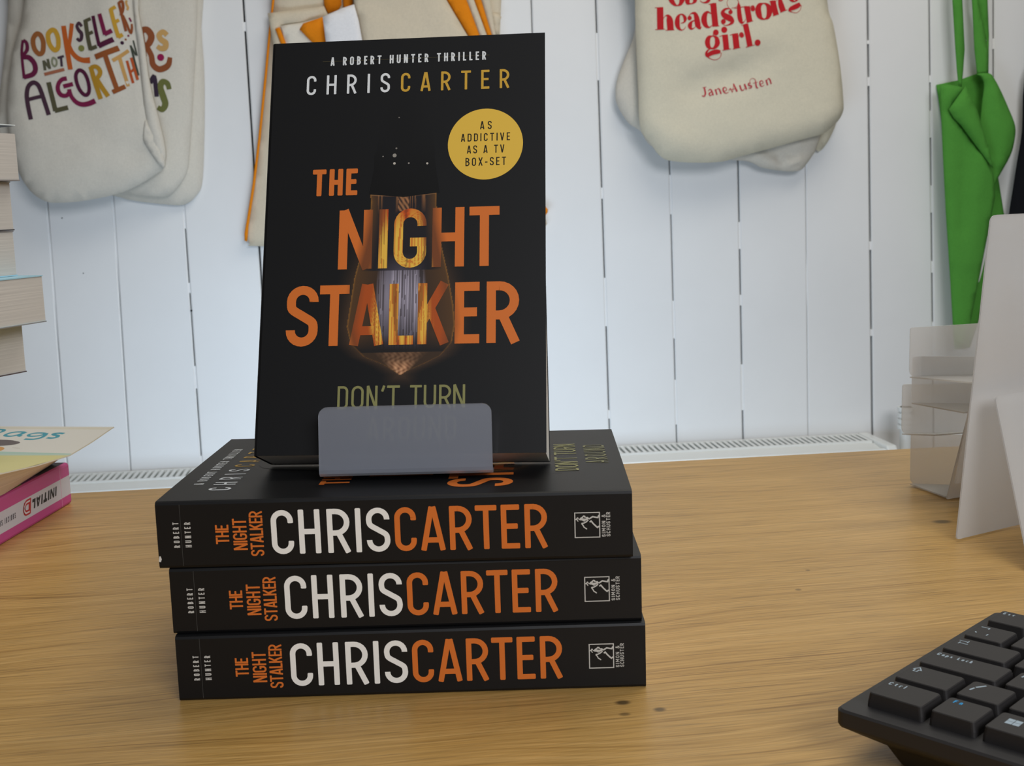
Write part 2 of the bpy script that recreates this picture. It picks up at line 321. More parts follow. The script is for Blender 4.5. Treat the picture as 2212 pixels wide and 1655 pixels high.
def oak():
    m, N, L, p = node_mat('oak_worktop')
    p.inputs['Roughness'].default_value = 0.36; p.inputs['Specular IOR Level'].default_value = 0.5
    tc = N.new('ShaderNodeTexCoord')
    base = N.new('ShaderNodeMapping'); base.inputs['Rotation'].default_value = (0, 0, math.radians(-2.5))
    L.new(tc.outputs['Object'], base.inputs['Vector'])
    def noise(scale_vec, detail=3, rough=0.5, dist=0.0, src=None):
        mp = N.new('ShaderNodeMapping'); mp.inputs['Scale'].default_value = scale_vec
        L.new(src or base.outputs[0], mp.inputs['Vector'])
        n = N.new('ShaderNodeTexNoise'); n.inputs['Scale'].default_value = 1; n.inputs['Detail'].default_value = detail
        n.inputs['Roughness'].default_value = rough; n.inputs['Distortion'].default_value = dist
        L.new(mp.outputs[0], n.inputs['Vector']); return n.outputs['Fac']
    # growth rings: bands warped by a slow noise
    warp = noise((2.2, 7.0, 3.0), 2)
    sep = N.new('ShaderNodeSeparateXYZ'); L.new(base.outputs[0], sep.inputs[0])
    a = N.new('ShaderNodeMath'); a.operation = 'MULTIPLY_ADD'; a.inputs[1].default_value = 0.10
    L.new(warp, a.inputs[0]); L.new(sep.outputs['Y'], a.inputs[2])
    cmb = N.new('ShaderNodeCombineXYZ'); L.new(sep.outputs['X'], cmb.inputs[0]); L.new(a.outputs[0], cmb.inputs[1])
    rings = noise((3.2, 420.0, 1.0), 3, 0.6, 0.0, cmb.outputs[0])
    broad = noise((1.6, 60.0, 1.0), 3, 0.5, 0.0, cmb.outputs[0])
    fine = noise((34.0, 1000.0, 1.0), 2, 0.6)
    pores = noise((22.0, 620.0, 1.0), 1, 0.5)
    cr = N.new('ShaderNodeValToRGB'); e = cr.color_ramp.elements
    e[0].position = 0.34; e[0].color = (*hexl('845f2e'), 1); e[1].position = 0.67; e[1].color = (*hexl('d8b170'), 1)
    x = cr.color_ramp.elements.new(0.44); x.color = (*hexl('b99150'), 1)
    x = cr.color_ramp.elements.new(0.56); x.color = (*hexl('c79f5e'), 1)
    third = noise((9.0, 760.0, 1.0), 2, 0.6, 0.0, cmb.outputs[0])
    m3 = N.new('ShaderNodeMath'); m3.operation = 'MULTIPLY_ADD'; m3.inputs[1].default_value = 0.36; L.new(third, m3.inputs[0])
    mix = N.new('ShaderNodeMath'); mix.operation = 'MULTIPLY_ADD'; mix.inputs[1].default_value = 0.40
    m2 = N.new('ShaderNodeMath'); m2.operation = 'MULTIPLY'; m2.inputs[1].default_value = 0.24
    L.new(broad, m2.inputs[0]); L.new(rings, mix.inputs[0]); L.new(m2.outputs[0], m3.inputs[2]); L.new(m3.outputs[0], mix.inputs[2])
    L.new(mix.outputs[0], cr.inputs[0])
    fr = N.new('ShaderNodeMapRange'); fr.inputs[1].default_value = 0.25; fr.inputs[2].default_value = 0.6; fr.inputs[3].default_value = 0.74; fr.inputs[4].default_value = 1.06
    L.new(fine, fr.inputs[0])
    col = N.new('ShaderNodeVectorMath'); col.operation = 'SCALE'; L.new(cr.outputs[0], col.inputs[0]); L.new(fr.outputs[0], col.inputs['Scale'])
    pr = N.new('ShaderNodeMapRange'); pr.inputs[1].default_value = 0.27; pr.inputs[2].default_value = 0.40; pr.inputs[3].default_value = 0.70; pr.inputs[4].default_value = 1.0
    L.new(pores, pr.inputs[0])
    col2 = N.new('ShaderNodeVectorMath'); col2.operation = 'SCALE'; L.new(col.outputs[0], col2.inputs[0]); L.new(pr.outputs[0], col2.inputs['Scale'])
    last = col2.outputs[0]
    # knots: small dark eyes, some with a stained halo along the grain
    for (kx, ky, rx, ry, dark, halo) in [(0.0884, 0.4632, .0040, .0030, 0.22, .006), (0.1018, 0.4540, .0032, .0026, 0.3, .004), (0.0870, 0.4520, .003, .002, .45, 0),
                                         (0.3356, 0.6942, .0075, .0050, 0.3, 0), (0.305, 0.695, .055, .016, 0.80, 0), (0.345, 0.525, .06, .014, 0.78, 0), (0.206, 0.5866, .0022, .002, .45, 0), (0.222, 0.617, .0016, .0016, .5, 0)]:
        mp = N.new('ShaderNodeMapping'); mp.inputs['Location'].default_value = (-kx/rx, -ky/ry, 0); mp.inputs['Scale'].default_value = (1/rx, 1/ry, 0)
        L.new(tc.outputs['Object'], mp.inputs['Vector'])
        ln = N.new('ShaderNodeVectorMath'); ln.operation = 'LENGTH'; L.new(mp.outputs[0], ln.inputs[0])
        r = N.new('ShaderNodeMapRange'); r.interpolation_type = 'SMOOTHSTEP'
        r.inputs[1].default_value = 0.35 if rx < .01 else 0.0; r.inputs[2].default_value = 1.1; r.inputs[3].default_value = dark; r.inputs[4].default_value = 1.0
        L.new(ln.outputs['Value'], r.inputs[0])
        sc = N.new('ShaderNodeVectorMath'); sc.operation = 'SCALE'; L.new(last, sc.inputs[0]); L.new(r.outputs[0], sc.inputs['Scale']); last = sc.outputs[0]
    L.new(last, p.inputs['Base Color'])
    b = N.new('ShaderNodeBump'); b.inputs['Strength'].default_value = 0.25; b.inputs['Distance'].default_value = 0.0004
    L.new(fine, b.inputs['Height']); L.new(b.outputs[0], p.inputs['Normal'])
    return m
M_OAK = oak()

# ------------------------------------------------------------------ setting: floor, panelled wall, desk, radiator
WALL_Y = 2.25
mb = MB(); mb.box((-2.2, -1.6, -0.76), (2.6, 2.30, -0.74)); o = mb.build('floor', M_FLOOR); o['kind'] = 'structure'
# joints of the boards: x at z = 0.55, x at z = -0.27, gap width
J = [(-1.94, -1.95, .002), (-1.81, -1.82, .002), (-1.68, -1.69, .001), (-1.55, -1.56, .002), (-1.42, -1.43, .002), (-1.29, -1.30, .001), (-1.155, -1.165, .002), (-1.02, -1.03, .002), (-0.885, -0.895, .002), (-0.735, -0.745, .0015),
     (-.5945, -.6045, .0013), (-.4785, -.4910, .0013), (-.3600, -.3612, .0022), (-.2321, -.2295, .0034), (-.100, -.099, .002), (.030, .031, .002), (.157, .160, .002), (.283, .287, .0018),
     (.4020, .4134, .0026), (.5320, .5450, .0022), (.6635, .6775, .0030), (.7945, .8085, .0008), (.9175, .9398, .0040), (1.0376, 1.0660, .0030), (1.1640, 1.1900, .0032), (1.292, 1.317, .002), (1.42, 1.445, .003), (1.55, 1.575, .002), (1.68, 1.705, .002), (1.81, 1.83, .002), (1.95, 1.96, .002)]
mb = MB()
Z0, Z1 = -0.74, 1.75
def jx(j, z): return j[0]+(j[1]-j[0])*(0.55-z)/0.82
for a, b in zip(J[:-1], J[1:]):
    rings = []
    for z in (Z0, Z1):
        l = jx(a, z)+a[2]/2; r = jx(b, z)-b[2]/2; y = WALL_Y; ch = 0.0022
        rings.append([(l, y+.014, z), (l, y+.0018, z), (l+ch, y, z), (r-ch, y, z), (r, y+.0018, z), (r, y+.014, z)])
    mb.loft(rings, 0)
mb.box((-2.1, WALL_Y+.0135, Z0), (2.2, WALL_Y+.03, Z1), 1)  # near-black backing: the shade inside the open joints is put into its colour
rnd = random.Random(4)
for j in J:                                     # old paint bridging the joints in places
    z = Z0
    while z < Z1:
        z += rnd.uniform(.05, .34) if j[2] > .003 else rnd.uniform(.03, .2)
        ln = rnd.uniform(.004, .02) if j[2] > .003 else rnd.uniform(.01, .10) if j[2] > .0015 else rnd.uniform(.2, .5)
        x = jx(j, z+ln/2); mb.box((x-j[2]*.8, WALL_Y+.0022, z), (x+j[2]*.8, WALL_Y+.012, z+ln), 0); z += ln
for (x, z, r) in [(-.575, .195, .0012), (-.546, .095, .001), (-.36, .02, .002)]:     # a few nail heads
    mb.loft([[(x+r*math.cos(t*math.pi/4), WALL_Y-.0004*k, z+r*math.sin(t*math.pi/4)) for t in range(8)] for k in (0, 1)], 1)
o = mb.build('wall_back', [M_WALL, M_GAP]); o['kind'] = 'structure'
mb = MB(); mb.box((-1.6, WALL_Y-.02, 1.0), (1.9, WALL_Y, 1.07)); o = mb.build('trim_1', M_WALL, bevel=.004); o['kind'] = 'structure'   # peg rail the bags hang from

desk = thing('desk', 'long oak worktop with straight grain and dark knots carrying the stacked books', 'desk', (0, 0, 0))
mb = MB(); mb.box((-1.05, -0.30, -0.034), (1.35, 0.9018, 0.0)); mb.build('tabletop', M_OAK, desk, bevel=.0015)
for x in (-1.0, 1.30):
    for y in (-0.24, 0.84):
        mb = MB(); mb.box((x-.03, y-.03, -.74), (x+.03, y+.03, -.034)); mb.build('leg', M_OAK, desk, bevel=.003)

rad = thing('radiator', 'low white panel radiator with slotted top grille against the boarded wall', 'radiator', (0, 2.2, -0.74))
RZ = -0.272
def L_(p): return (p[0], p[1]-2.2, p[2]+0.74)
mb = MB()
XL, XR = -1.25, 0.905
mb.box(L_((XL, 2.236, RZ-.03)), L_((XR, 2.242, RZ))); mb.box(L_((XL, 2.168, RZ-.03)), L_((XR, 2.174, RZ)))
x = XL
while x < XR:
    mb.box(L_((x, 2.174, RZ-.004)), L_((x+.0062, 2.236, RZ-.0008))); x += .0112
mb.build('top_grille', M_RAD, rad)
mb = MB(); mb.box(L_((XL+.01, 2.15, -.70)), L_((XR-.01, 2.235, RZ-.022))); mb.build('convector_fins', M_RADIN, rad)
mb = MB()
mb.loft([[L_((x, 2.168, RZ-.004)), L_((x, 2.125, RZ-.008)), L_((x, 2.118, RZ-.004)), L_((x, 2.110, RZ-.004)), L_((x, 2.104, RZ-.012)), L_((x, 2.104, -.70)), L_((x, 2.14, -.70)), L_((x, 2.165, RZ-.02))] for x in (XL, XR+.008)])
mb.build('front_panel', M_RAD, rad)
mb = MB()
mb.loft([[L_((x, 2.244, RZ+.001)), L_((x, 2.108, RZ+.003)), L_((x, 2.100, RZ-.006)), L_((x, 2.100, -.70)), L_((x, 2.244, -.70))] for x in (XR+.002, XR+.022)])
mb.build('end_cap', M_RAD, rad, bevel=.003)
mb = MB()
def cyl(mb, c, r0, r1, z0, z1, n=20, mat=0, col=(.8, .8, .8)):
    mb.loft([[(c[0]+r*math.cos(2*math.pi*i/n), c[1]+r*math.sin(2*math.pi*i/n), z) for i in range(n)] for r, z in ((r0, z0), (r1, z1))], mat, col)
vx, vy = 0.972, -0.03
for k in range(4): cyl(mb, (vx, vy), .016, .0165, .488+k*.0115, .4955+k*.0115)
cyl(mb, (vx, vy), .0115, .0115, .40, .53); cyl(mb, (vx, vy), .008, .008, 0.0, .42)
mb.build('valve', M_RAD, rad)
mb = MB(); mb.box((XR+.01, vy-.006, .42), (vx, vy+.006, .434)); mb.build('pipe', M_RAD, rad)

# ------------------------------------------------------------------ the thriller: one paperback, printed cover and page block
BL, BW, BT = 0.198, 0.130, 0.0288
INK0 = hexl('232427', .36)
WHITE = hexl('f4f3ee'); ORANGE = hexl('d9742f'); GOLD = hexl('cda23b'); OLIVE = hexl('8c8a58')
BV = [120.7, 117, 107, 94, 81, 67, 58, 50, 44, 40.4, 37.2, 35.7]
BXL = [49.3, 50, 49, 46.4, 43.2, 41.5, 40.4, 42.4, 48.6, 57.3, 62.5, 64.6]
BXR = [80, 80.1, 80.6, 83, 86, 88.5, 89.3, 88, 83, 75.5, 68, 65.8]
def bulb_edges(v):
    return float(np.interp(v, BV[::-1], BXL[::-1])), float(np.interp(v, BV[::-1], BXR[::-1]))
def mixc(a, b, t): t = max(0, min(1, t)); return tuple(x+(y-x)*t for x, y in zip(a, b))
def streak(u, v, f=1.0, ph=0.0):
    return 0.5+0.5*math.sin(f*(u*2.7+1.6*math.sin(u*0.9+ph)+0.25*math.sin(v*.21+u)+.06*v*math.sin(u*.37)))
def flame(u, v):                               # the title letters are filled with a glowing filament picture
    l, r = bulb_edges(v); base = ORANGE
    if v < 35 or v > 121: return base
    ins = min(u-l, r-u)
    if ins < -3: return base
    q = streak(u*.62, v, 1.15); hot = hexl('efc04c'); red = hexl('c8501e'); dk = hexl('5a3320')
    top = (v-85)/28 if v > 80 else (v-49)/28
    if v > 80: k = 1.0-1.7*max(0, top-.42)+.5*(q-.5)
    else: k = 0.72+.7*(q-.5)-.5*max(0, .22-top)*3
    core = max(0.0, min(1.0, (ins-(5 if v > 80 else 9))/4))
    c = mixc(red, hot, k*1.15 if core > .5 else k*.5)
    if streak(u, v, 1.9, 2.1) > .80: c = mixc(c, red, .7)
    if q < .10: c = mixc(c, dk, .55)
    side = mixc(base, hexl('7a4526'), max(0, min(1, (ins+3)/5)))
    if v < 80: side = mixc(side, hexl('b0511f'), max(0, min(1, (ins-1)/5)))
    return mixc(side, c, core)
def art(u, v):                                 # the printed bulb picture behind the letters
    l, r = bulb_edges(v); cx = (l+r)/2; c = INK0
    if v > 122.5:                              # lamp holder, nearly black on black
        return c
    ins = min(u-l, r-u)
    dv = max(0, 35.7-v); d = max(-ins, dv) if (v < 121) else 99
    glow = max(0.0, (math.exp(-max(0, d)/5.0)-.2)/.8)*max(0, min(1, (112-v)/45))*max(0, min(1, (v-28)/6))
    c = mixc(c, hexl('5a4330'), glow*.55)
    if v > 120.9 or v < 35.7 or ins < 0: return c
    w = (r-l)/2; x = (u-cx)/w                  # inside the glass
    body = mixc(hexl('2a2320'), hexl('5b4026'), abs(x)**1.5*.9)
    q = streak(u, v, .9, 1.3)
    if v > 84:                                 # upper half: dark with faint filaments
        t = max(0, min(1, (abs(x)-.62)/.3)); c2 = mixc(hexl('1f1d22'), body, t)
        if v > 111 and q > .62 and abs(x) < .8: c2 = mixc(c2, hexl('9a6a42'), (v-111)/9*.8*(q-.5)*2)
        if v > 118 : c2 = mixc(c2, hexl('d9a06a'), max(0, 1-abs(120.2-v+.8*(x*x))/1.0)*.9)
        if abs(x) < .16 and v > 112: c2 = mixc(c2, hexl('b98257'), .75*(0.5+.5*math.sin(u*3+v*2)))
        if v < 92: c2 = mixc(c2, hexl('5d5765'), max(0, (92-v)/8)*max(0, 1-abs(x)*1.7)*.6)
    elif v > 46:
        band = max(0, 1-abs(x-.0)*1.9); lum = math.exp(-((v-72)/16)**2)
        lav = mixc(hexl('2c2831'), hexl('b9b2c4'), min(1, lum*(.5+.6*q)))
        c2 = mixc(body, lav, min(1, band*2.4) if band > 0 else 0)
        if streak(u, v, 1.7, .4) < .2 and band > .1: c2 = mixc(c2, hexl('2a211f'), .75)
        c2 = mixc(c2, hexl('201d1d'), max(0, (54-v)/7))
    else:
        t = max(0, 1-abs(u-65.2)/(2.0+max(0, v-35.7)*1.05))
        n = .5+.5*math.sin(u*2.3+2*math.sin(v*1.1))*math.sin(v*1.9+u*.6)
        c2 = mixc(mixc(c, hexl('3a2c20'), .6), mixc(hexl('7d5237'), hexl('dca67c'), n), min(1, t*1.8)*max(.25, min(1, (44-v)/5)))
    edge = max(0, 1-ins/.8); c2 = mixc(c2, hexl('a9742f'), edge*(.55 if v > 50 else .3))
    return c2
DETAIL = {}
def front_print(mb, F, fine):
    """everything printed on the front cover, u from the spine, v up from the tail (mm); F places it"""
    st = 0.34 if fine else 1.2                 # bulb picture as a fine patchwork of coloured ink
    us = np.arange(33, 97.01, st); vs = np.arange(28, 122.51, st)
    V = []; Cc = []
    for v in vs:
        for u in us: V.append(F(u, v, -4e-5)); Cc.append(art(u, v))
    n = len(us); Fc = [(j*n+i, j*n+i+1, (j+1)*n+i+1, (j+1)*n+i) for j in range(len(vs)-1) for i in range(n-1)]
    mb.add(V, Fc, 0, cols=Cc)
    so = [(48.8, 120.6), (50.9, 133.4), (50.8, 139.6), (52, 142), (53, 150.5), (55.3, 160.4), (59, 166.3), (64.8, 169), (71.6, 165.8), (74.2, 160.4), (77.5, 152.2), (78.9, 143), (78.9, 139), (79.7, 132.4), (81.6, 120.6)]
    so2 = so
    m = len(so2); mb.e += 1
    hold = hexl('141416', .25); fade = lambda v: mixc(hold, INK0, max(0, min(.93, (v-128)/22)))
    mb.add([F(65, 140, 1e-5)]+[F(x, y, 1e-5) for x, y in so2]+[F(65, 118.9, 1e-5)], [(0, i, i+1) for i in range(1, m)]+[(0, m, m+1), (0, m+1, 1)], 0, cols=[fade(140)]+[fade(y) for x, y in so2]+[hold])
    mb.layer = 1
    for (x, y, r, k) in [(61.06, 142.8, .45, .3), (60.3, 139.3, .95, .45), (60.3, 135.4, .6, .8), (67, 135.3, .4, .5), (75.6, 134.9, .5, .8), (54.9, 139, .3, .5), (62, 158, .3, .4)]:
        disc(mb, x, y, r, F, mixc(INK0, hexl('d9d2c6'), k), n=10)
    kw = dict(mat=0)
    strip(mb, [(24.8, 187.6), (104, 187.7)], .22, F, hexl('4d4630'), rnd=False)
    text(mb, 'A ROBERT HUNTER THRILLER', 28.6, 102.5, 185.4, 4.35, .72, F, hexl('dfe3e4'), wf=.86)
    text(mb, 'CHRIS', 17.6, 57.3, 170.9, 9.7, 1.15, F, hexl('e4e8ea'), wf=.97)
    text(mb, 'CARTER', 62.5, 113.5, 170.8, 9.5, 1.15, F, GOLD, wf=.97)
    disc(mb, 102.4, 143.5, 17.35, F, hexl('e6bd49'), n=72)
    mb.layer = 2; K = hexl('15140f')
    text(mb, 'AS', 99.9, 105.3, 150.7, 4.0, .5, F, K, wf=.95); text(mb, 'ADDICTIVE', 91.1, 113.8, 144.9, 3.85, .5, F, K, wf=.95)
    text(mb, 'AS A TV', 93.9, 111.2, 139.0, 3.9, .5, F, K, wf=.95); text(mb, 'BOX-SET', 93.3, 112, 132.9, 4.0, .5, F, K, wf=.95)
    kt = dict(step=(.5 if fine else 2.0), cross=(10 if fine else 2), colf=flame)
    text(mb, 'THE', 22.2, 43.3, 120.5, 13.0, 2.35, F, ORANGE, wf=.98)
    for ch, x0, x1 in (('N', 35.4, 50.9), ('I', 53.7, 58.3), ('G', 60.9, 75.8), ('H', 78.5, 93.1), ('T', 95.4, 109.1)):
        letter(mb, ch, x0, 85.0, x1-x0, 28.2, 4.15, F, ORANGE, **kt)
    for ch, x0, x1 in (('S', 12.5, 27.1), ('T', 27.6, 41.2), ('A', 41.6, 57.2), ('L', 59.5, 70.6), ('K', 72.5, 86.8), ('E', 89.25, 100.3), ('R', 103.5, 118.5)):
        letter(mb, ch, x0, 49.3, x1-x0, 28.3, 4.15, F, ORANGE, **kt)
    for ch, x0, x1 in (('D', 37.2, 42), ('O', 43.5, 49.0), ('N', 50.3, 55.2), ("'", 56.6, 58.8), ('T', 59.4, 65.2), ('T', 69.7, 75.0), ('U', 75.9, 81.4), ('R', 82.7, 88.2), ('N', 89.0, 94.3)):
        letter(mb, ch, x0, 20.3, x1-x0, 10.5, 1.1, F, OLIVE)
    text(mb, 'AROUND', 51, 90.5, 6.4, 10.2, 1.1, F, hexl('77764f'), wf=.98)
SOWER = [([(240, 590), (285, 565), (330, 505)], 44), ([(330, 505), (352, 550), (400, 600)], 28), ([(300, 570), (312, 620), (345, 662)], 38),
         ([(400, 600), (445, 540), (520, 500), (560, 455), (605, 465), (620, 520)], 52), ([(420, 600), (500, 600), (560, 640), (620, 645)], 46), ([(450, 560), (540, 575), (640, 590), (740, 560)], 64),
         ([(640, 520), (715, 515), (770, 570)], 52), ([(600, 560), (650, 640)], 26), ([(745, 615), (650, 692), (555, 735), (470, 745)], 50), ([(470, 745), (540, 830), (565, 890), (635, 935), (685, 975)], 44),
         ([(770, 575), (860, 520), (915, 485), (1040, 512), (1120, 525), (1165, 430)], 58), ([(795, 700), (852, 655), (935, 760), (1040, 865), (1100, 915), (1165, 860)], 58)]
def spine_print(mb, F):
    """printed on the spine, x from the head, z up from the back cover (mm)"""
    def rot(xb): return lambda a, b, l=0: F(xb-b, a, l)      # reads upwards, letter tops towards the head
    G = hexl('c9c8c3')
    text(mb, 'ROBERT', 9.2, 20, 0, 2.5, .40, rot(9.35), G, wf=.8); text(mb, 'HUNTER', 9.2, 20, 0, 2.6, .40, rot(14.3), G, wf=.8)
    strip(mb, [(10.2, 1.2), (10.2, 27.6)], .16, F, hexl('4a4a48'), rnd=False)
    text(mb, 'THE', 10.3, 18.5, 0, 5.6, .78, rot(30.15), ORANGE, wf=.98); text(mb, 'NIGHT', 7.5, 21, 0, 5.9, .78, rot(37.7), ORANGE, wf=.95); text(mb, 'STALKER', 4.8, 24.1, 0, 5.6, .76, rot(44.5), ORANGE, wf=.98)
    for ch, x0, x1 in (('C', 47.9, 57.2), ('H', 59.4, 68.4), ('R', 71.3, 81), ('I', 83, 85.5), ('S', 87.6, 97.4)): letter(mb, ch, x0, 5.3, x1-x0, 18.9, 2.3, F, WHITE)
    for ch, x0, x1 in (('C', 99.4, 108.4), ('A', 110, 120.4), ('R', 122.2, 131.8), ('T', 132.9, 141.9), ('E', 143.6, 151.3), ('R', 153.4, 163)): letter(mb, ch, x0, 5.3, x1-x0, 18.8, 2.3, F, ORANGE)
    for a, b in (((174.2, 9.2), (174.2, 19.9)), ((184.4, 9.2), (184.4, 19.9)), ((174, 9.3), (184.6, 9.3)), ((174, 19.8), (184.6, 19.8))): strip(mb, [a, b], .42, F, G, rnd=False)
    sx = lambda p: (174.2+(p[0]-215)/965*10.15, 19.85-(p[1]-320)/980*10.6)
    for pts, w in SOWER: strip(mb, [sx(p) for p in pts], w*.0105, F, G)
    text(mb, 'SIMON &', 9.4, 18.8, 0, 1.55, .26, rot(186.85), G, wf=1.3); text(mb, 'SCHUSTER', 9.5, 19.9, 0, 1.65, .26, rot(188.8), G, wf=1.2)
def cover_profile(bulge):
    P = [(BW, 0.0)]+[(y, 0.0) for y in (.1, .06, .02, .0016)]+[(.0005, .0004), (0, .0014)]+[(0, z) for z in (.008, .0145, .021)]+[(0, BT-.0014), (.0005, BT-.0004), (.0016, BT)]
    P += [(y, BT+bulge*math.sin(math.pi*min(1, y/.06)/2)) for y in (.004, .009, .016, .025, .04, .06, .09, .115)]+[(BW, BT+bulge)]
    return P
def top_z(y, bulge):
    if y <= .0016: return BT
    return BT+bulge*math.sin(math.pi*min(1, y/.06)/2)
def thriller(label, group, bulge=0.0, fine=True, front=True, spine=True, mw=None, taper=0.0):
    root = thing('paperback_book', label, 'book', group=group)
    mb = MB(); P = cover_profile(bulge); th = .00035
    n = len(P); In = []
    for i, (y, z) in enumerate(P):                       # inner side of the card
        a = P[max(0, i-1)]; b = P[min(n-1, i+1)]; t = Vector((b[0]-a[0], b[1]-a[1])).normalized(); In.append((y+t.y*th, z-t.x*th) if False else (y-(-t.y)*th*-1*-1, z+t.x*-th))
    ring = P+In[::-1]
    tp = lambda x, y, z: y-taper*(1-x/BL)*max(0, y/BW)*(1-z/BT) if z < BT*.97 else y      # pages and back sagging a little at the head
    mb.loft([[(x, tp(x, y, z), z) for y, z in ring] for x in (0, BL)], 0, INK0)
    if front: front_print(mb, lambda u, v, l=0: ((198-v)/1000, u/1000, top_z(u/1000, bulge)+6e-5+l), fine)
    sf_ = lambda x, z, l=0: (x/1000, -6e-5-l, z/1000)
    if spine: spine_print(mb, sf_)
    if bulge: strip(mb, [(.35, 3.2, .9), (.7, 4.4, 1.1), (.6, 5.6, .6)], 1, sf_, hexl('dcdad5'))   # a scuffed corner
    mb.build('cover', M_COVER, root)
    mb = MB(); mb.loft([[(x, tp(x, y, z), z) for y, z in ((.0009, .0009), (BW-.0004, .0006), (BW-.0004, BT*.6), (BW-.0004, BT+bulge-.0006), (.0009, BT-.0009))] for x in (.0003, BL-.0003)]); mb.build('page_block', M_PAGES, root)
    root.matrix_world = mw
    return root
def lay(x, y, z, th): return Matrix.Translation((x, y, z)) @ Matrix.Rotation(th, 4, 'Z')
BOOKS = 'copies of the black thriller'
b_top = thriller('black thriller on top of the stack, its printed front cover under the plastic stand', BOOKS, .0004, True, True, True, lay(-.1004, .4995, 2*BT, -.1210))
b_mid = thriller('black thriller in the middle of the stack of three', BOOKS, 0, False, False, True, lay(-.0967, .4994, BT, -.1042))
b_low = copy_thing(b_mid); b_low.matrix_world = lay(-.0958, .4967, 0.0, -.1003)
b_low['label'] = 'black thriller at the bottom of the stack, lying on the oak worktop'

# ------------------------------------------------------------------ the copy standing on its plastic stand
SM = ((0.98207, 0.17587, 0.06743), (-0.18839, 0.91825, 0.34824), (-0.00067, -0.35471, 0.93497))
M0 = Vector((SM[0][0], SM[1][0], SM[2][0])); M1 = Vector((SM[0][1], SM[1][1], SM[2][1])); M2 = Vector((SM[0][2], SM[1][2], SM[2][2]))
SO = Vector((-.0627, .5304, .0976))
org = SO+M2*BL+M1*BT
mw = Matrix(((-M2.x, M0.x, -M1.x, org.x), (-M2.y, M0.y, -M1.y, org.y), (-M2.z, M0.z, -M1.z, org.z), (0, 0, 0, 1)))
thriller('black thriller standing upright face out, leaning back on the small plastic stand', BOOKS, 0, True, True, True, mw, taper=.004)

def plate(mb, A, B, C, D, th, rad=0.0, mat=0, col=(.8, .8, .8), n=6):
    """a flat sheet with corners A B C D, rounded corners, thickness th"""
    P = [Vector(p) for p in (A, B, C, D)]; nr = (P[1]-P[0]).cross(P[3]-P[0]).normalized(); ring = []
    for i in range(4):
        p = P[i]; a = (P[i-1]-p); b = (P[(i+1) % 4]-p); r = rad[i] if isinstance(rad, (list, tuple)) else rad
        if r <= 0: ring.append(p); continue
        a = a.normalized()*r; b = b.normalized()*r
        for k in range(n+1):
            t = k/n; ring.append(p+a*(1-t)**2+b*t**2)
    mb.loft([[tuple(p-nr*th/2) for p in ring], [tuple(p+nr*th/2) for p in ring]], mat, col)
st = thing('book_stand', 'small frosted plastic book stand holding up the front facing thriller', 'book stand', (0.004, .521, .0872))
LO = Vector((.004, .521, .0872))
lb = Vector((-.0331, .5130, .0898)); rb = Vector((.04125, .5035, .0898)); ee = (rb-lb).normalized()
back = Vector((ee.y*-1, ee.x, 0)); back = back if back.y > 0 else -back
lw = (rb-lb).length; upv = (Vector((0, 0, 1))*math.cos(.2)+back*math.sin(.2))
mb = MB()                                          # the upturned lip in front of the book, foot rounded into the ledge
r_ = .0028; path = [(.010, 0.0), (r_*1.15, 0.0), (r_*.5, r_*.18), (r_*.12, r_*.6), (r_*.02+.0002, r_*1.2)]
grid = []
for d, z in path: grid.append((lb-LO)+back*(d-.0028*0)+Vector((0, 0, z)))
top0 = grid[-1]
rows = [[p+ee*s for s in np.linspace(0, lw, 9)] for p in grid]
H = .0305   # height of the lip
hl = H-r_*1.2
for k in range(1, 15):
    t = (hl-.0042)*k/6 if k <= 6 else hl-.0042*(1-(k-6)/8)**1.6; z = hl-t; inset = 0.0
    if z < .004: q = .004-z; inset = .004-math.sqrt(max(0, .004**2-q*q))
    rows.append([top0+upv*t+ee*s for s in np.linspace(inset, lw-inset, 9)])
V = []; th = .0011; nb = 9
nrm = (-back*math.cos(.2)+Vector((0, 0, 1))*math.sin(.2))
for k, r in enumerate(rows):
    for p in r: V.append(tuple(p))
nn = len(V)
for k, r in enumerate(rows):
    f = -back if k >= 4 else (Vector((0, 0, -.25)) if k < 1 else (-back*.6+Vector((0, 0, -.2))))
    for p in r: V.append(tuple(p-f*th))
F = []
R_ = len(rows)
for k in range(R_-1):
    for i in range(nb-1):
        a = k*nb+i; F.append((a, a+1, a+nb+1, a+nb)); F.append((nn+a, nn+a+nb, nn+a+nb+1, nn+a+1))
for k in range(R_-1):
    for a, b in ((k*nb, (k+1)*nb), (k*nb+nb-1, (k+1)*nb+nb-1)): F.append((a, b, nn+b, nn+a))
for i in range(nb-1):
    for k in (0, R_-1): a = k*nb+i; F.append((a, a+1, nn+a+1, nn+a))
mb.add(V, F); mb.build('lip', M_FROST2, st)
bb = SO+M1*(BT+.0012)+M0*(.065-lw/2); bb.z = .0871
mb = MB(); a = lb+back*.0102; plate(mb, a-LO, a+ee*lw-LO, bb+M0*lw-LO, bb-LO, .0006); mb.build('ledge', M_FROST2, st)
mb = MB(); tb = bb+M2*.150; plate(mb, bb+M2*.001-LO, bb+M0*lw+M2*.001-LO, tb+M0*(lw-.010)-LO, tb+M0*.010-LO, .0011, [0, 0, .006, .006]); mb.build('back_panel', M_FROST2, st)
mb = MB(); f0 = Vector((bb.x, .6085, .0874))+M0*.018; f0.y = .609; f1 = f0+M0*(lw-.036)
plate(mb, f0-LO, f1-LO, tb+M0*(lw-.018)+M1*.0014-LO, tb+M0*.018+M1*.0014-LO, .0011, .003); mb.build('leg', M_FROST2, st)

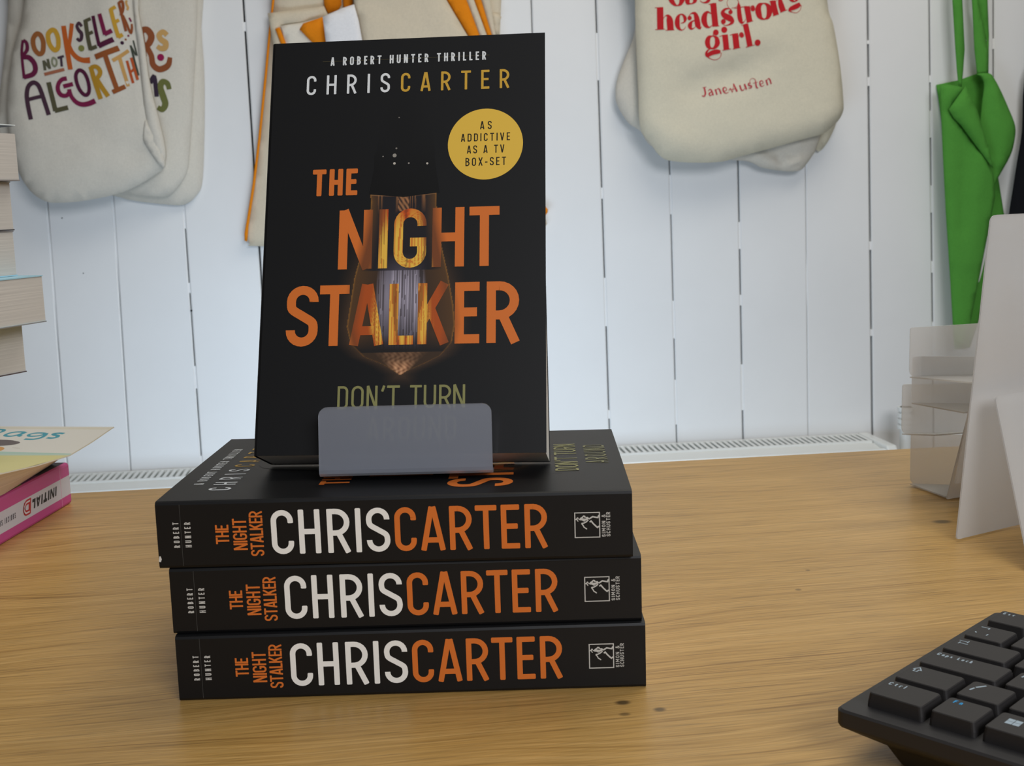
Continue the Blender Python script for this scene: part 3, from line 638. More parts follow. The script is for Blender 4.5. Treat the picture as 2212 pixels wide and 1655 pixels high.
# ------------------------------------------------------------------ pile of frosted stands on the right
PILE = 'frosted plastic stands piled on the desk'
def lip_quad(p, phi, w, h, tilt=0.0):
    p = Vector(p); e = Vector((math.cos(phi), math.sin(phi), tilt)).normalized(); u = Vector((0, 0, 1))
    return p, p+e*w, p+e*w+u*h, p+u*h
def pstand(label, lip, leaf, leafrad, ledge_to, name2='leg'):
    c = Vector(leaf[0]); c.z = min(p[2] for p in leaf)
    root = thing('book_stand', label, 'book stand', c, group=PILE)
    loc = lambda P: [Vector(p)-c for p in P]
    mb = MB(); A, B, C_, D_ = loc(lip); plate(mb, A, B, C_, D_, .0011, [.006, .003, .002, .002]); mb.build('lip', M_FROST, root)
    mb = MB(); q0, q1 = loc(ledge_to); plate(mb, A+Vector((0, -.0008, .0005)), B+Vector((0, -.0008, .0005)), q1, q0, .0009); mb.build('ledge', M_FROST, root)
    mb = MB(); plate(mb, *loc(leaf), .0011, leafrad); mb.build(name2, M_FROST, root)
    return root
d = Vector((.914, .406, 0))
B0 = Vector((.3241, .6522, .0012)); T0 = Vector((.3642, .70, .1877))
pstand('tallest frosted plastic stand of the pile, its wide sloping leg reaching the desk', lip_quad((.3420, .76, .0805), 0.0, .077, .0335, .02),
       [B0, B0+d*.085, T0+d*.060, T0], [.0025, .0025, .004, .005], (Vector((.372, .712, .082)), Vector((.43, .738, .082))))
e = Vector((.94, .34, 0))
pstand('frosted plastic stand just under the topmost lip of the pile', lip_quad((.3447, .762, .0625), -.35, .072, .032),
       [Vector((.3500, .708, .020)), Vector((.3500, .708, .020))+e*.062, Vector((.3853, .718, .1413)), Vector((.3741, .715, .1417))], [.001, .001, .002, .002], (Vector((.362, .722, .0625)), Vector((.42, .736, .0625))), 'back_panel')
pstand('frosted plastic stand third down in the pile', lip_quad((.3410, .768, .0405), .05, .077, .0345, -.04),
       [Vector((.3560, .731, .004)), Vector((.3560, .731, .004))+e*.066, Vector((.3880, .735, .1158)), Vector((.3821, .73, .1161))], [.001, .001, .003, .003], (Vector((.352, .742, .0445)), Vector((.42, .75, .0445))), 'back_panel')
n0 = Vector((.3340, .5880, .0012)); t0 = Vector((.3490, .66, .0836))
pstand('lowest frosted plastic stand of the pile, its lip standing on the desk', lip_quad((.3552, .785, .001), -.35, .077, .036),
       [n0, n0+d*.085, t0+d*.070, t0], [.002, .002, .003, .004], (Vector((.362, .745, .0016)), Vector((.43, .735, .0016))))

# ------------------------------------------------------------------ left pile: pink paperback, picture book, stack of books
pk0 = Vector((-.2334, .8636, 0)); ns = Vector((-.1629, -.9866, 0)); ls = Vector((-.9866, .1629, 0))
pk0 = pk0-ns*.0055
pink = thing('paperback_book', 'thick pink paperback lying face down on the desk, spine with a white band', 'book', pk0)
PT, PW, PL = .0298, .127, .189
PINK = hexl('d0559a'); PWH = hexl('d9dae6')
mb = MB()
def PF(s, z, l=0): return tuple(ns*(s)-ls*(6e-5+l)+Vector((0, 0, z)))
prof = [(PW, .0), (.002, .0), (.0006, .0006), (0, .002), (0, PT-.002), (.0006, PT-.0006), (.002, PT), (PW, PT)]
inn = [(PW, PT-.0004), (.002, PT-.0004), (.0005, PT-.002), (.0005, .002), (.002, .0004), (PW, .0004)]
mb.loft([[tuple(ns*s+ls*a+Vector((0, 0, z))) for a, z in prof+inn] for s in (0, PL)], 0, PINK)
strip(mb, [(-.0002+.0004, .01395), (PL-.0002, .01395)], .0137, PF, PWH, rnd=False)
strip(mb, [(.0150, .0010), (.0150, PT-.001)], .0005, PF, hexl('e3a6cc'), rnd=False)
up_ = lambda s0, zb, sl: (lambda x, y, l=0: PF(s0+x+y*sl, zb-y, l))
KB = hexl('1d1b20')
x = 0.0
for ch, w in (('I', .0026), ('N', .0066), ('I', .0026), ('T', .0056), ('I', .0026), ('A', .0064), ('L', .0048)):
    mb.layer = 1; letter(mb, ch, x, 0, w, .0064, .0021 if ch != 'N' and ch != 'A' else .0017, up_(.0212, .0177, .30), KB); x += w+.0011
q = up_(.0605, .0196, .25)
strip(mb, [(p[0], p[1]) for st2 in glyph('D', .0115, .0103, .0034)[1:] for p in st2], .0034, q, hexl('c02a35'), rnd=False)
letter(mb, 'I', .0000, 0, .0034, .0103, .0034, q, hexl('c02a35'))
mb.layer = 2; strip(mb, [(p[0], p[1]) for st2 in glyph('D', .0115, .0103, .0034)[1:] for p in st2], .0011, q, hexl('e8e2ea'), rnd=False)
mb.layer = 1; text(mb, 'SHUICHI SHIGENO', 0, .0335, 0, .0036, .0006, up_(.0835, .0155, .15), hexl('55515c'), wf=.8)
mb.layer = 0; TF = lambda a, s, l=0: tuple(ns*s+ls*a+Vector((0, 0, PT+6e-5+l)))
def rect(mb, a0, a1, s0, s1, col): mb.e += 1; l = (mb.e % 36)*1e-6; mb.add([TF(a0, s0, l), TF(a1, s0, l), TF(a1, s1, l), TF(a0, s1, l)], [(0, 1, 2, 3)], 0, col)
rect(mb, .0025, .12, .0005, .041, hexl('352c38')); rect(mb, .0025, .12, .041, .066, hexl('7d3a70')); rect(mb, .0025, .12, .066, .088, hexl('7aa63c')); rect(mb, .0025, .12, .088, .185, hexl('6c3468'))
rect(mb, .008, .03, .030, .032, hexl('8c8796'))
mb.build('cover', M_CARD, pink)
mb = MB(); mb.loft([[tuple(ns*s+ls*a+Vector((0, 0, z))) for a, z in ((.001, .0006), (PW-.001, .0006), (PW-.001, PT-.0006), (.001, PT-.0006))] for s in (.0004, PL-.0004)]); mb.build('page_block', M_PAGES, pink)

KT = Vector((-.195, .85, 0)); KA = Vector((-.96, .28, 0)); KBv = Vector((-.28, -.96, 0))
def kz(b): return float(np.interp(b, [-.02, 0, .03, .058, .095, .135, .18, .30], [.0572, .0570, .0526, .0497, .0515, .0553, .0535, .0500]))
kid = thing('picture_book', 'thin picture book with cream and yellow cover lying on the pink paperback', 'book', KT)
mb = MB()
def KF(a, b, l=0): return tuple(KA*(a/1000)+KBv*(b/1000)+Vector((0, 0, kz(b/1000)+7e-5+l)))
aa = np.linspace(0, 250, 26); bbv = np.linspace(-1.5, 250, 60)
cream = hexl('e3dfd5'); teal = hexl('b5cfc0'); yel = hexl('dfd695')
V = [KF(a, b, 0) for b in bbv for a in aa]+[tuple(Vector(KF(a, b, 0))-Vector((0, 0, .0007))) for b in bbv for a in aa]
def kcol(a, b):
    y0 = 54.6-a*.055; y1 = 58.5+a*.04
    return cream if b < y0 else teal if b < y1 else yel
n = len(aa); N2 = len(bbv)*n
FF = [(j*n+i, j*n+i+1, (j+1)*n+i+1, (j+1)*n+i) for j in range(len(bbv)-1) for i in range(n-1)]
FF += [tuple(N2+k for k in f[::-1]) for f in FF]
for j in range(len(bbv)-1):
    for i in (0, n-1): FF.append((j*n+i, (j+1)*n+i, N2+(j+1)*n+i, N2+j*n+i))
for i in range(n-1):
    for j in (0, len(bbv)-1): FF.append((j*n+i, j*n+i+1, N2+j*n+i+1, N2+j*n+i))
mb.add(V, FF, 0, hexl('ded8c6'))
def band(b0f, b1f, col, k):
    m = 26; vs = []
    for i in range(m):
        a = .3+249*i/(m-1)
        for j in range(9): t = j/8; vs.append(KF(a, b0f(a)+(b1f(a)-b0f(a))*t, 2e-5*k))
    mb.add(vs, [(i*9+j, i*9+j+1, (i+1)*9+j+1, (i+1)*9+j) for i in range(m-1) for j in range(8)], 0, col)
band(lambda a: -1.3, lambda a: 54.6-min(a, 120)*.055, cream, 1); band(lambda a: 54.6-min(a, 120)*.055, lambda a: 58.5+min(a, 120)*.055, teal, 1); band(lambda a: 58.5+min(a, 120)*.055, lambda a: 249, yel, 1)
INKT = hexl('4b9fb0')
KL = lambda x, y, l=0: KF(x, y, 5e-5+l)
W_ = lambda pts, w: [(p[0], p[1], w) for p in pts]
for pts, w, cl in [([(61.4, 11.3), (66.3, 10.8), (70.6, 12.6), (72.1, 16.2), (71.0, 18.5), (67.0, 19.6), (63.6, 17.8), (61.7, 14.8)], 2.6, True), ([(60.0, 10.9), (61.0, 15.4), (60.9, 18.0), (58.4, 19.4)], 2.9, False),
                   ([(43.6, 13.9), (48.0, 12.6), (52.5, 13.5), (54.5, 16.4), (52.7, 18.9), (49.3, 19.3), (45.2, 17.7)], 2.4, True), ([(43.0, 13.0), (41.6, 18.0), (42.1, 22.6), (45.6, 25.2), (48.8, 25.4), (52.6, 25.0)], 2.8, False),
                   ([(29.5, 13.7), (33.7, 12.9), (36.9, 14.2), (35.0, 16.4), (31.9, 17.8), (30.7, 20.7), (33.2, 22.8), (37.4, 22.0)], 2.9, False), ([(78.5, 9.5), (80.5, 6.5), (87.2, 6.3), (90.5, 9.0), (90, 13), (85.5, 15.3), (80.9, 13.6)], 2.8, True), ([(91.5, 5), (90, 13), (90, 22)], 2.8, False)]:
    strip(mb, smooth(W_(pts, w), 5, cl), w, KL, INKT, closed=cl)
mb.e += 1
mb.add([KL(70+19*math.cos(t/14*math.pi), 33.5+7.0*math.sin(t/14*math.pi)) for t in range(28)], [tuple(range(28))], 0, hexl('6e6462'))
mb.add([KL(64+10*math.cos(t/14*math.pi), 48+7.0*math.sin(t/14*math.pi), 1e-5) for t in range(28)], [tuple(range(28))], 0, hexl('d9a05a'))
strip(mb, [(33, 100), (36, 101)], .5, KL, hexl('b09a62')); strip(mb, [(44, 44.5), (50, 43.5)], .5, KL, hexl('c6b9ac'))
mb.build('front_cover', M_CARD, kid)
mb = MB(); rings = []
for b in np.linspace(.0005, .248, 40):
    z1 = kz(b)-.0012; a0 = .0504-.208*b if b < .088 else .0321
    rings.append([tuple(KA*a+KBv*b+Vector((0, 0, z))) for a, z in ((a0*.72, .0380), (a0*.42, .0380+(z1-.0380)*.55), (.0035, z1), (.248, z1), (.248, .0380))])
mb.loft(rings); mb.build('page_block', M_PAGES3, kid)
mb = MB(); rings = []
for b in np.linspace(-.0005, .25, 30):
    a0 = .0504-.208*b if b < .088 else .0321
    rings.append([tuple(KA*a+KBv*b+Vector((0, 0, z))) for a, z in ((a0-.0016, .0303), (a0*.74, .0378), (.25, .0378), (.25, .0303))])
mb.loft(rings, 0, hexl('e6e2d6')); mb.build('back_cover', M_CARD, kid)

SD = Vector((-.425, -.905, 0)); SL = Vector((-.905, .425, 0))
STK = 'books stacked at the left edge with page edges outwards'
def flatbook(label, X, z0, z1, rot, cols, L=.178, W=.11, flare=0.0, Yf=.80):
    c, s = math.cos(rot), math.sin(rot)
    dn = Vector((SD.x*c-SD.y*s, SD.x*s+SD.y*c, 0)); dl = Vector((SL.x*c-SL.y*s, SL.x*s+SL.y*c, 0))
    o = Vector((X, Yf, z0)); root = thing('paperback_book', label, 'book', o, group=STK)
    h = z1-z0; t = .0007
    P = lambda a, b, z: tuple(dl*a+dn*b+Vector((0, 0, z)))
    mb = MB(); mb.loft([[P(.0004, b, t), P(W-.001, b, t), P(W-.001, b, h-t-.0001), P(.0004, b, h-t-.0001)] for b in (.0004, L-.0004)]); mb.build('page_block', M_PAGES2, root)
    mb = MB(); ring = lambda b: [P(0, b, 0), P(W, b, 0), P(W, b, h), P(0, b, h+flare), P(0, b, h+flare-t), P(W-.0008, b, h-t), P(W-.0008, b, t), P(0, b, t)]
    mb.loft([ring(0), ring(L)], 0, cols[0])
    q = .00006
    mb.add([P(-q, 0, h+flare), P(-q, L, h+flare), P(-q, L, h+flare-t), P(-q, 0, h+flare-t)], [(0, 1, 2, 3)], 0, cols[1])
    mb.add([P(-q, 0, 0), P(-q, L, 0), P(-q, L, t), P(-q, 0, t)], [(0, 1, 2, 3)], 0, cols[2])
    mb.build('cover', M_CARD, root); return root
h_ = hexl
flatbook('topmost book of the left edge stack, its front cover sprung open', -.2282, .2268, .2568, .0, (h_('2a2225'), h_('dfe9ea'), h_('8f8a86')), flare=.0048)
flatbook('second book from the top of the left edge stack', -.2343, .1960, .2266, .03, (h_('5b5a5c'), h_('cfd0d0'), h_('4b4849')))
flatbook('third book from the top of the left edge stack, resting on a pale blue cover', -.2350, .1672, .1958, .03, (h_('8fb3c4'), h_('9a9796'), h_('a9d5e6')))
flatbook('book jutting out furthest from the left edge stack', -.2196, .1370, .1670, .03, (h_('a9d5e6'), h_('a9d5e6'), h_('8e8c8a')))
flatbook('lowest visible book of the left edge stack, dark blue cover edge', -.2348, .1050, .1368, -.06, (h_('2e5a78'), h_('3a6784'), h_('5a4a48')))
flatbook('plain book in the left edge stack directly under the dark blue edged one', -.2640, .0805, .1048, .0, (h_('c9c5bd'),)*3)
flatbook('bottom book of the left edge stack, lying on the yellow picture book', -.2660, .0578, .0803, .02, (h_('c9c5bd'),)*3)

# ------------------------------------------------------------------ keyboard
KO = Vector((.1527, .3961, 0)); ka = Vector((.6255, -.7802, 0)); kb = Vector((.7802, .6255, 0))
kbd = thing('keyboard', 'black computer keyboard at the right front corner of the desk', 'keyboard', KO)
KZ = .0222
P3 = lambda a, b, z: tuple(ka*a+kb*b+Vector((0, 0, z)))
def rrect(a0, a1, b0, b1, r, z, n=5, f=P3):
    out = []
    for ca, cb, s in ((a1-r, b1-r, 0), (a0+r, b1-r, 90), (a0+r, b0+r, 180), (a1-r, b0+r, 270)):
        out += [f(ca+r*math.cos(math.radians(s+90*k/n)), cb+r*math.sin(math.radians(s+90*k/n)), z) for k in range(n+1)]
    return out
KLN, KD = .445, .1345
mb = MB()
mb.loft([rrect(.016, KLN-.016, .014, KD-.014, .006, .0012), rrect(.012, KLN-.012, .010, KD-.010, .006, .009), rrect(.004, KLN-.004, .003, KD-.003, .006, .0135),
         rrect(.0004, KLN-.0004, .0004, KD-.0004, .0035, .0155), rrect(0, KLN, 0, KD, .0035, .0165), rrect(0, KLN, 0, KD, .0035, KZ-.0008), rrect(.0008, KLN-.0008, .0008, KD-.0008, .0035, KZ)])
mb.build('case', M_KEY, kbd)
for a in (.03, KLN-.03):
    for b in (.022, KD-.022):
        mb = MB(); cyl(mb, P3(a, b, 0)[:2], .006, .006, 0, .0013, col=(.1, .1, .1)); mb.build('rubber_foot', M_KEY, kbd)
LG = hexl('a9bac6'); BLUE = hexl('3aa0dc')
def key(a0, w, b0, d, legend):
    mb = MB(); t = KZ+.0054; g = .0003
    mb.loft([rrect(a0+g, a0+w-g, b0+g, b0+d-g, .0012, KZ-.0002, 3), rrect(a0+.0004, a0+w-.0004, b0+.0004, b0+d-.0004, .0012, KZ+.0018, 3), rrect(a0+.0009, a0+w-.0009, b0+.0007, b0+d-.0013, .0013, t-.0003, 3), rrect(a0+.0012, a0+w-.0012, b0+.0010, b0+d-.0016, .0013, t, 3)], 0)
    f = lambda x, y, l=0: P3(a0+.0026+x, b0+d-.0042+y, t+5e-5+l)
    if legend:
        for (kind, *r) in legend:
            if kind == 't': s, x, y, h, c = r; text(mb, s, x, x+len(s)*h*.62, y, h, h*.17, f, c, 1)
            elif kind == 'l':
                pts, wd, c = r; strip(mb, pts, wd, f, c, 1)
            elif kind == 'r':
                x, y, w2, h2, c = r; strip(mb, [(x, y+h2/2), (x+w2, y+h2/2)], h2, f, c, 1, rnd=False)
    mb.build('key', [M_KEYCAP, M_LEGEND], kbd, smooth=False)
U = .0188; KW = .0172; H1 = .0026
def T_(s, h=H1): return [('t', s, 0, -h*.6, h, LG)]
def row(k, items):
    b = .0085+k*.01895+(.003 if k == 5 else 0); a = .0075
    for w, leg in items:
        key(a, w*U-.0016, b, .0172, leg); a += w*U
L3 = [('l', [(0, -.0005), (.0035, -.0005)], .0004, LG), ('l', [(.0035, -.0016), (.0035, .0006)], .0004, LG), ('l', [(.0010, -.0030), (.0045, -.0030)], .0004, LG), ('l', [(.0010, -.0041), (.0010, -.0019)], .0004, LG)]
SH = [('l', [(.0000, -.0012), (.0016, .0012), (.0032, -.0012), (.0023, -.0012), (.0023, -.0030), (.0009, -.0030), (.0009, -.0012), (.0000, -.0012)], .00045, LG)]
WIN = [('r', x, y, .0023, .0021, LG) for x in (.0022, .0047) for y in (-.0056, -.0033)]
row(0, [(1.25, T_('Ctrl')), (1.0, [('t', 'Fn', .001, -.0015, .0026, BLUE)]), (1.0, WIN), (1.0, T_('Alt')), (5.25, None), (1.0, T_('Alt')), (1.0, [('r', .002, -.005, .005, .003, LG)]), (1.0, T_('Ctrl'))])
row(1, [(1.25, SH), (1.0, [('l', [(.0006, -.0062), (.0012, -.0034)], .0007, LG), ('l', [(.0014, -.0028), (.0036, .0008)], .0008, LG)])]+[(1.0, T_(c, .0038)) for c in 'ZXCVBNM']+[(1.0, T_('.')), (1.0, T_('.')), (1.0, T_('-')), (2.75, SH)])
row(2, [(1.75, T_('Caps Lock', .0025))]+[(1.0, T_(c, .0038)) for c in 'ASDFGHJKL']+[(1.0, T_('.')), (1.0, T_("'")), (1.0, T_('-')), (1.25, None)])
row(3, [(1.5, L3)]+[(1.0, T_(c, .0038)) for c in 'QWERTYUIOP']+[(1.0, T_('-')), (1.0, T_('-')), (1.5, None)])
row(4, [(1.0, [('l', [(.0000, .0004), (.0034, .0004), (.0034, -.0010)], .0005, LG), ('l', [(.0004, -.0062), (.0012, -.0072)], .0006, LG), ('l', [(.0056, -.0062), (.0056, -.0080)], .0005, LG)])]+[(1.0, None)]*12+[(2.0, None)])
row(5, [(1.0, T_('Esc'))]+[(1.0, None)]*14)

# outlines and lettering of the cloth bags, millimetres on the wall (x, z[, stroke width])
bag1=[(-573.5,608.1),(-588.8,563.0),(-615.3,479.6),(-632.7,397.4),(-634.7,332.9),(-626.8,284.0),(-609.2,245.5),(-585.3,225.7),(-560.6,221.8),(-521.3,223.8),(-465.5,233.3),(-424.9,248.1),(-391.8,267.1),(-377.4,280.3),(-374.3,312.0),(-381.2,358.1),(-392.2,421.1),(-397.2,491.1),(-402.4,545.1),(-398.9,560.4),(-386.3,606.0)]
bag1fold=[(-407.7,574.9),(-396.9,574.8),(-401.5,544.3),(-396.3,490.5),(-391.4,420.6),(-380.3,357.8),(-373.4,311.8),(-375.0,290.4),(-381.6,286.6),(-395.0,318.7),(-402.7,362.2),(-404.2,405.3),(-405.8,467.5),(-408.1,529.1)]
bag1pocket=[(-402.8,356.6),(-398.7,348.6),(-383.3,312.0),(-375.4,290.4),(-378.0,276.9),(-390.4,290.8),(-402.9,312.5),(-408.1,326.8)]
bag2=[(-610.6,613.0),(-623.9,567.4),(-643.6,452.0),(-662.5,364.8),(-659.0,334.7),(-618.0,270.0),(-580.5,248.9),(-474.3,239.4),(-431.0,231.6),(-384.8,227.8),(-361.8,245.0),(-345.6,268.8),(-338.5,302.5),(-324.9,406.2),(-306.9,563.1),(-302.1,609.5)]
bag3=[(-562.0,616.1),(-573.8,569.9),(-595.2,413.7),(-597.8,294.1),(-561.6,252.6),(-475.3,230.6),(-451.7,223.3),(-395.7,214.2),(-357.6,212.2),(-333.6,229.6),(-321.9,258.0),(-311.2,367.5),(-306.6,447.6),(-306.5,519.0),(-301.7,613.1)]
hs1=[(461.4,597.6),(461.3,548.6),(461.7,492.5),(464.9,390.4),(467.6,326.1),(485.2,297.9),(506.5,271.3),(532.9,262.9),(578.9,259.3),(620.3,260.6),(649.6,268.0),(718.1,283.8),(779.5,298.6),(809.1,306.1),(833.6,324.3),(845.7,342.7),(847.0,363.7),(839.8,428.8),(826.8,498.0),(814.1,543.8),(801.5,593.7)]
hs2=[(473.0,603.8),(471.1,554.0),(467.1,494.8),(449.1,451.6),(434.0,412.6),(430.7,384.9),(435.6,363.9),(454.5,335.5),(476.2,320.4),(507.4,287.2),(630.2,266.2),(679.8,260.1),(704.7,248.6),(734.7,242.6),(762.3,239.4),(779.8,241.8),(789.8,251.1),(802.2,267.6),(810.9,284.1),(819.2,338.7),(802.5,549.5),(799.6,600.1)]
hs3=[(538.8,605.8),(538.2,555.5),(545.9,346.0),(734.5,293.9),(807.5,282.4),(821.5,275.3),(835.3,288.4),(847.7,310.3),(855.1,331.7),(854.7,367.5),(833.4,481.4),(820.3,551.7),(817.3,602.6)]
mid_back=[(-170.7,611.6),(-178.3,564.5),(-186.8,517.1),(-197.6,445.5),(-217.2,324.6),(-232.0,243.1),(-249.0,169.1),(-250.1,152.5),(-245.1,138.9),(-220.6,133.1),(56.2,125.3),(275.8,143.5),(295.7,171.8),(294.5,193.9),(256.9,354.3),(222.3,498.5),(210.8,607.2)]
mid_piping_l=[(-168.7,608.9),(-175.5,562.1),(-183.9,515.0),(-194.6,443.9),(-214.1,323.8),(-228.9,242.8),(-244.9,169.3),(-249.0,142.9),(-253.8,144.7),(-253.0,157.1),(-246.3,185.8),(-232.7,247.0),(-218.1,325.5),(-198.6,445.5),(-188.0,513.5),(-179.5,562.1),(-172.7,608.9)]
mid_piping_r=[(290.0,194.1),(295.8,188.9),(300.9,183.7),(300.7,178.6),(295.4,172.0),(289.3,168.8)]
mid_hem=[(-187.6,539.5),(-137.6,545.1),(-89.0,549.9),(-80.4,528.5),(-90.0,531.8),(-126.8,521.3),(-165.6,518.8),(-159.6,483.9),(-150.3,322.0),(-182.8,322.8),(-181.3,484.3)]
mid_piping2=[(-176.0,511.9),(-167.8,515.0),(-156.9,481.7),(-149.9,321.7),(-166.2,322.1),(-166.5,483.4)]
mid_white=[(-166.2,517.6),(-126.6,522.5),(-89.8,532.1),(-84.7,320.2),(-150.0,321.8),(-159.3,484.3)]
mid_flap=[(-126.3,519.9),(-92.0,530.4),(-83.0,471.9),(-68.1,319.4),(-84.5,319.8),(-112.0,486.6),(-133.3,509.8)]
mid_strap1=[(-92.6,608.4),(-58.0,608.0),(-58.4,552.9),(-65.3,543.5),(-83.4,539.0),(-89.1,553.3)]
mid_strap2=[(-55.4,607.2),(-36.1,607.0),(-39.1,547.3),(-50.6,544.3),(-55.2,549.1)]
mid_label=[(-91.1,527.4),(-56.1,541.7),(-35.8,547.6),(-29.2,519.5),(-24.5,484.2),(-22.3,413.1),(-82.7,414.3)]
mid_front=[(-37.2,602.0),(-35.9,548.4),(-29.3,520.2),(-24.6,484.8),(-18.9,317.4),(220.4,311.4),(160.3,492.7),(125.8,553.2),(107.4,600.3)]
mid_g1=[(107.9,602.1),(126.4,554.8),(161.9,494.0),(221.4,311.9),(246.6,311.2),(182.5,493.7),(161.6,554.3),(148.6,601.6)]
mid_b1=[(148.9,602.5),(162.0,555.1),(182.9,494.3),(247.2,311.5),(255.6,311.3),(196.1,494.1),(175.1,554.9),(166.9,602.3)]
mid_g2=[(167.3,603.2),(175.5,555.7),(196.6,494.8),(256.2,311.5),(263.0,311.3),(205.7,494.6),(188.7,555.5),(182.1,603.1)]
mid_b2=[(182.5,604.0),(189.1,556.3),(206.2,495.3),(263.6,311.6),(269.5,311.4),(212.8,495.2),(205.7,556.1),(204.0,603.7)]
mid_tag=[(207.6,536.8),(219.2,533.4),(225.7,528.5),(220.3,517.3),(219.6,494.8),(209.6,494.9)]
gr_front=[(1035.8,390.5),(1059.8,388.5),(1084.7,382.9),(1054.7,344.8),(1078.3,315.1),(1108.6,279.1),(1141.3,236.9),(1146.3,211.0),(1148.6,179.1),(1136.8,111.5),(1120.5,19.1),(1106.6,-60.1),(1098.6,-107.1),(1077.1,-106.2),(1072.9,-58.7),(1066.1,21.1),(1053.4,154.2),(1044.1,273.0)]
gr_flap=[(1079.7,384.8),(1064.6,365.1),(1049.1,344.2),(1058.6,328.5),(1073.4,314.6),(1103.6,276.9),(1137.4,234.8),(1133.4,254.5),(1119.7,294.0),(1103.7,341.1)]
gr_inner=[(1051.8,393.8),(1097.3,401.9),(1130.7,412.6),(1151.8,412.2),(1169.4,390.2),(1188.5,326.5),(1182.6,246.8),(1158.1,211.3),(1110.6,232.7),(1066.0,313.6),(1056.1,373.0)]
gr_lobe=[(1113.8,409.0),(1137.9,409.7),(1148.6,399.0),(1160.5,379.4),(1178.4,344.0),(1192.1,312.4),(1192.2,286.8),(1184.8,257.5),(1162.9,218.5),(1149.4,195.0),(1145.6,234.8),(1133.0,274.6),(1124.3,310.1),(1126.2,356.8),(1129.4,387.8),(1123.5,403.4)]
gr_dark=[(1158.1,211.3),(1181.4,218.7),(1194.4,153.5),(1204.5,108.3),(1165.3,-13.9),(1133.5,-112.8),(1120.4,-112.3),(1138.3,16.1),(1156.2,107.9),(1160.1,150.5)]
gr_strap1=[(1058.0,579.7),(1075.1,579.5),(1078.6,541.8),(1085.6,454.1),(1083.8,415.8),(1081.4,384.2),(1076.4,385.8),(1072.2,416.0),(1068.3,454.4),(1060.2,542.0)]
gr_strap2=[(1096.4,581.0),(1108.8,580.9),(1115.1,535.2),(1128.0,493.0),(1137.7,448.6),(1137.2,409.9),(1118.1,409.2),(1111.3,454.9),(1104.1,543.0)]
gr_strap3=[(1126.7,583.3),(1136.2,583.2),(1140.7,544.9),(1145.2,483.2),(1146.6,411.3),(1129.8,411.6),(1139.2,448.4),(1141.8,471.7),(1131.1,506.6),(1119.5,545.2)]
gr_tag=[(1154.3,108.1),(1145.1,100.3),(1137.9,57.6),(1133.8,20.8),(1143.3,20.5),(1158.4,89.6)]
black=[(1227.6,426.8),(1216.6,301.1),(1208.8,245.6),(1202.1,193.7),(1196.3,149.5),(1192.9,88.7),(1301.0,85.1),(1329.3,424.8)]
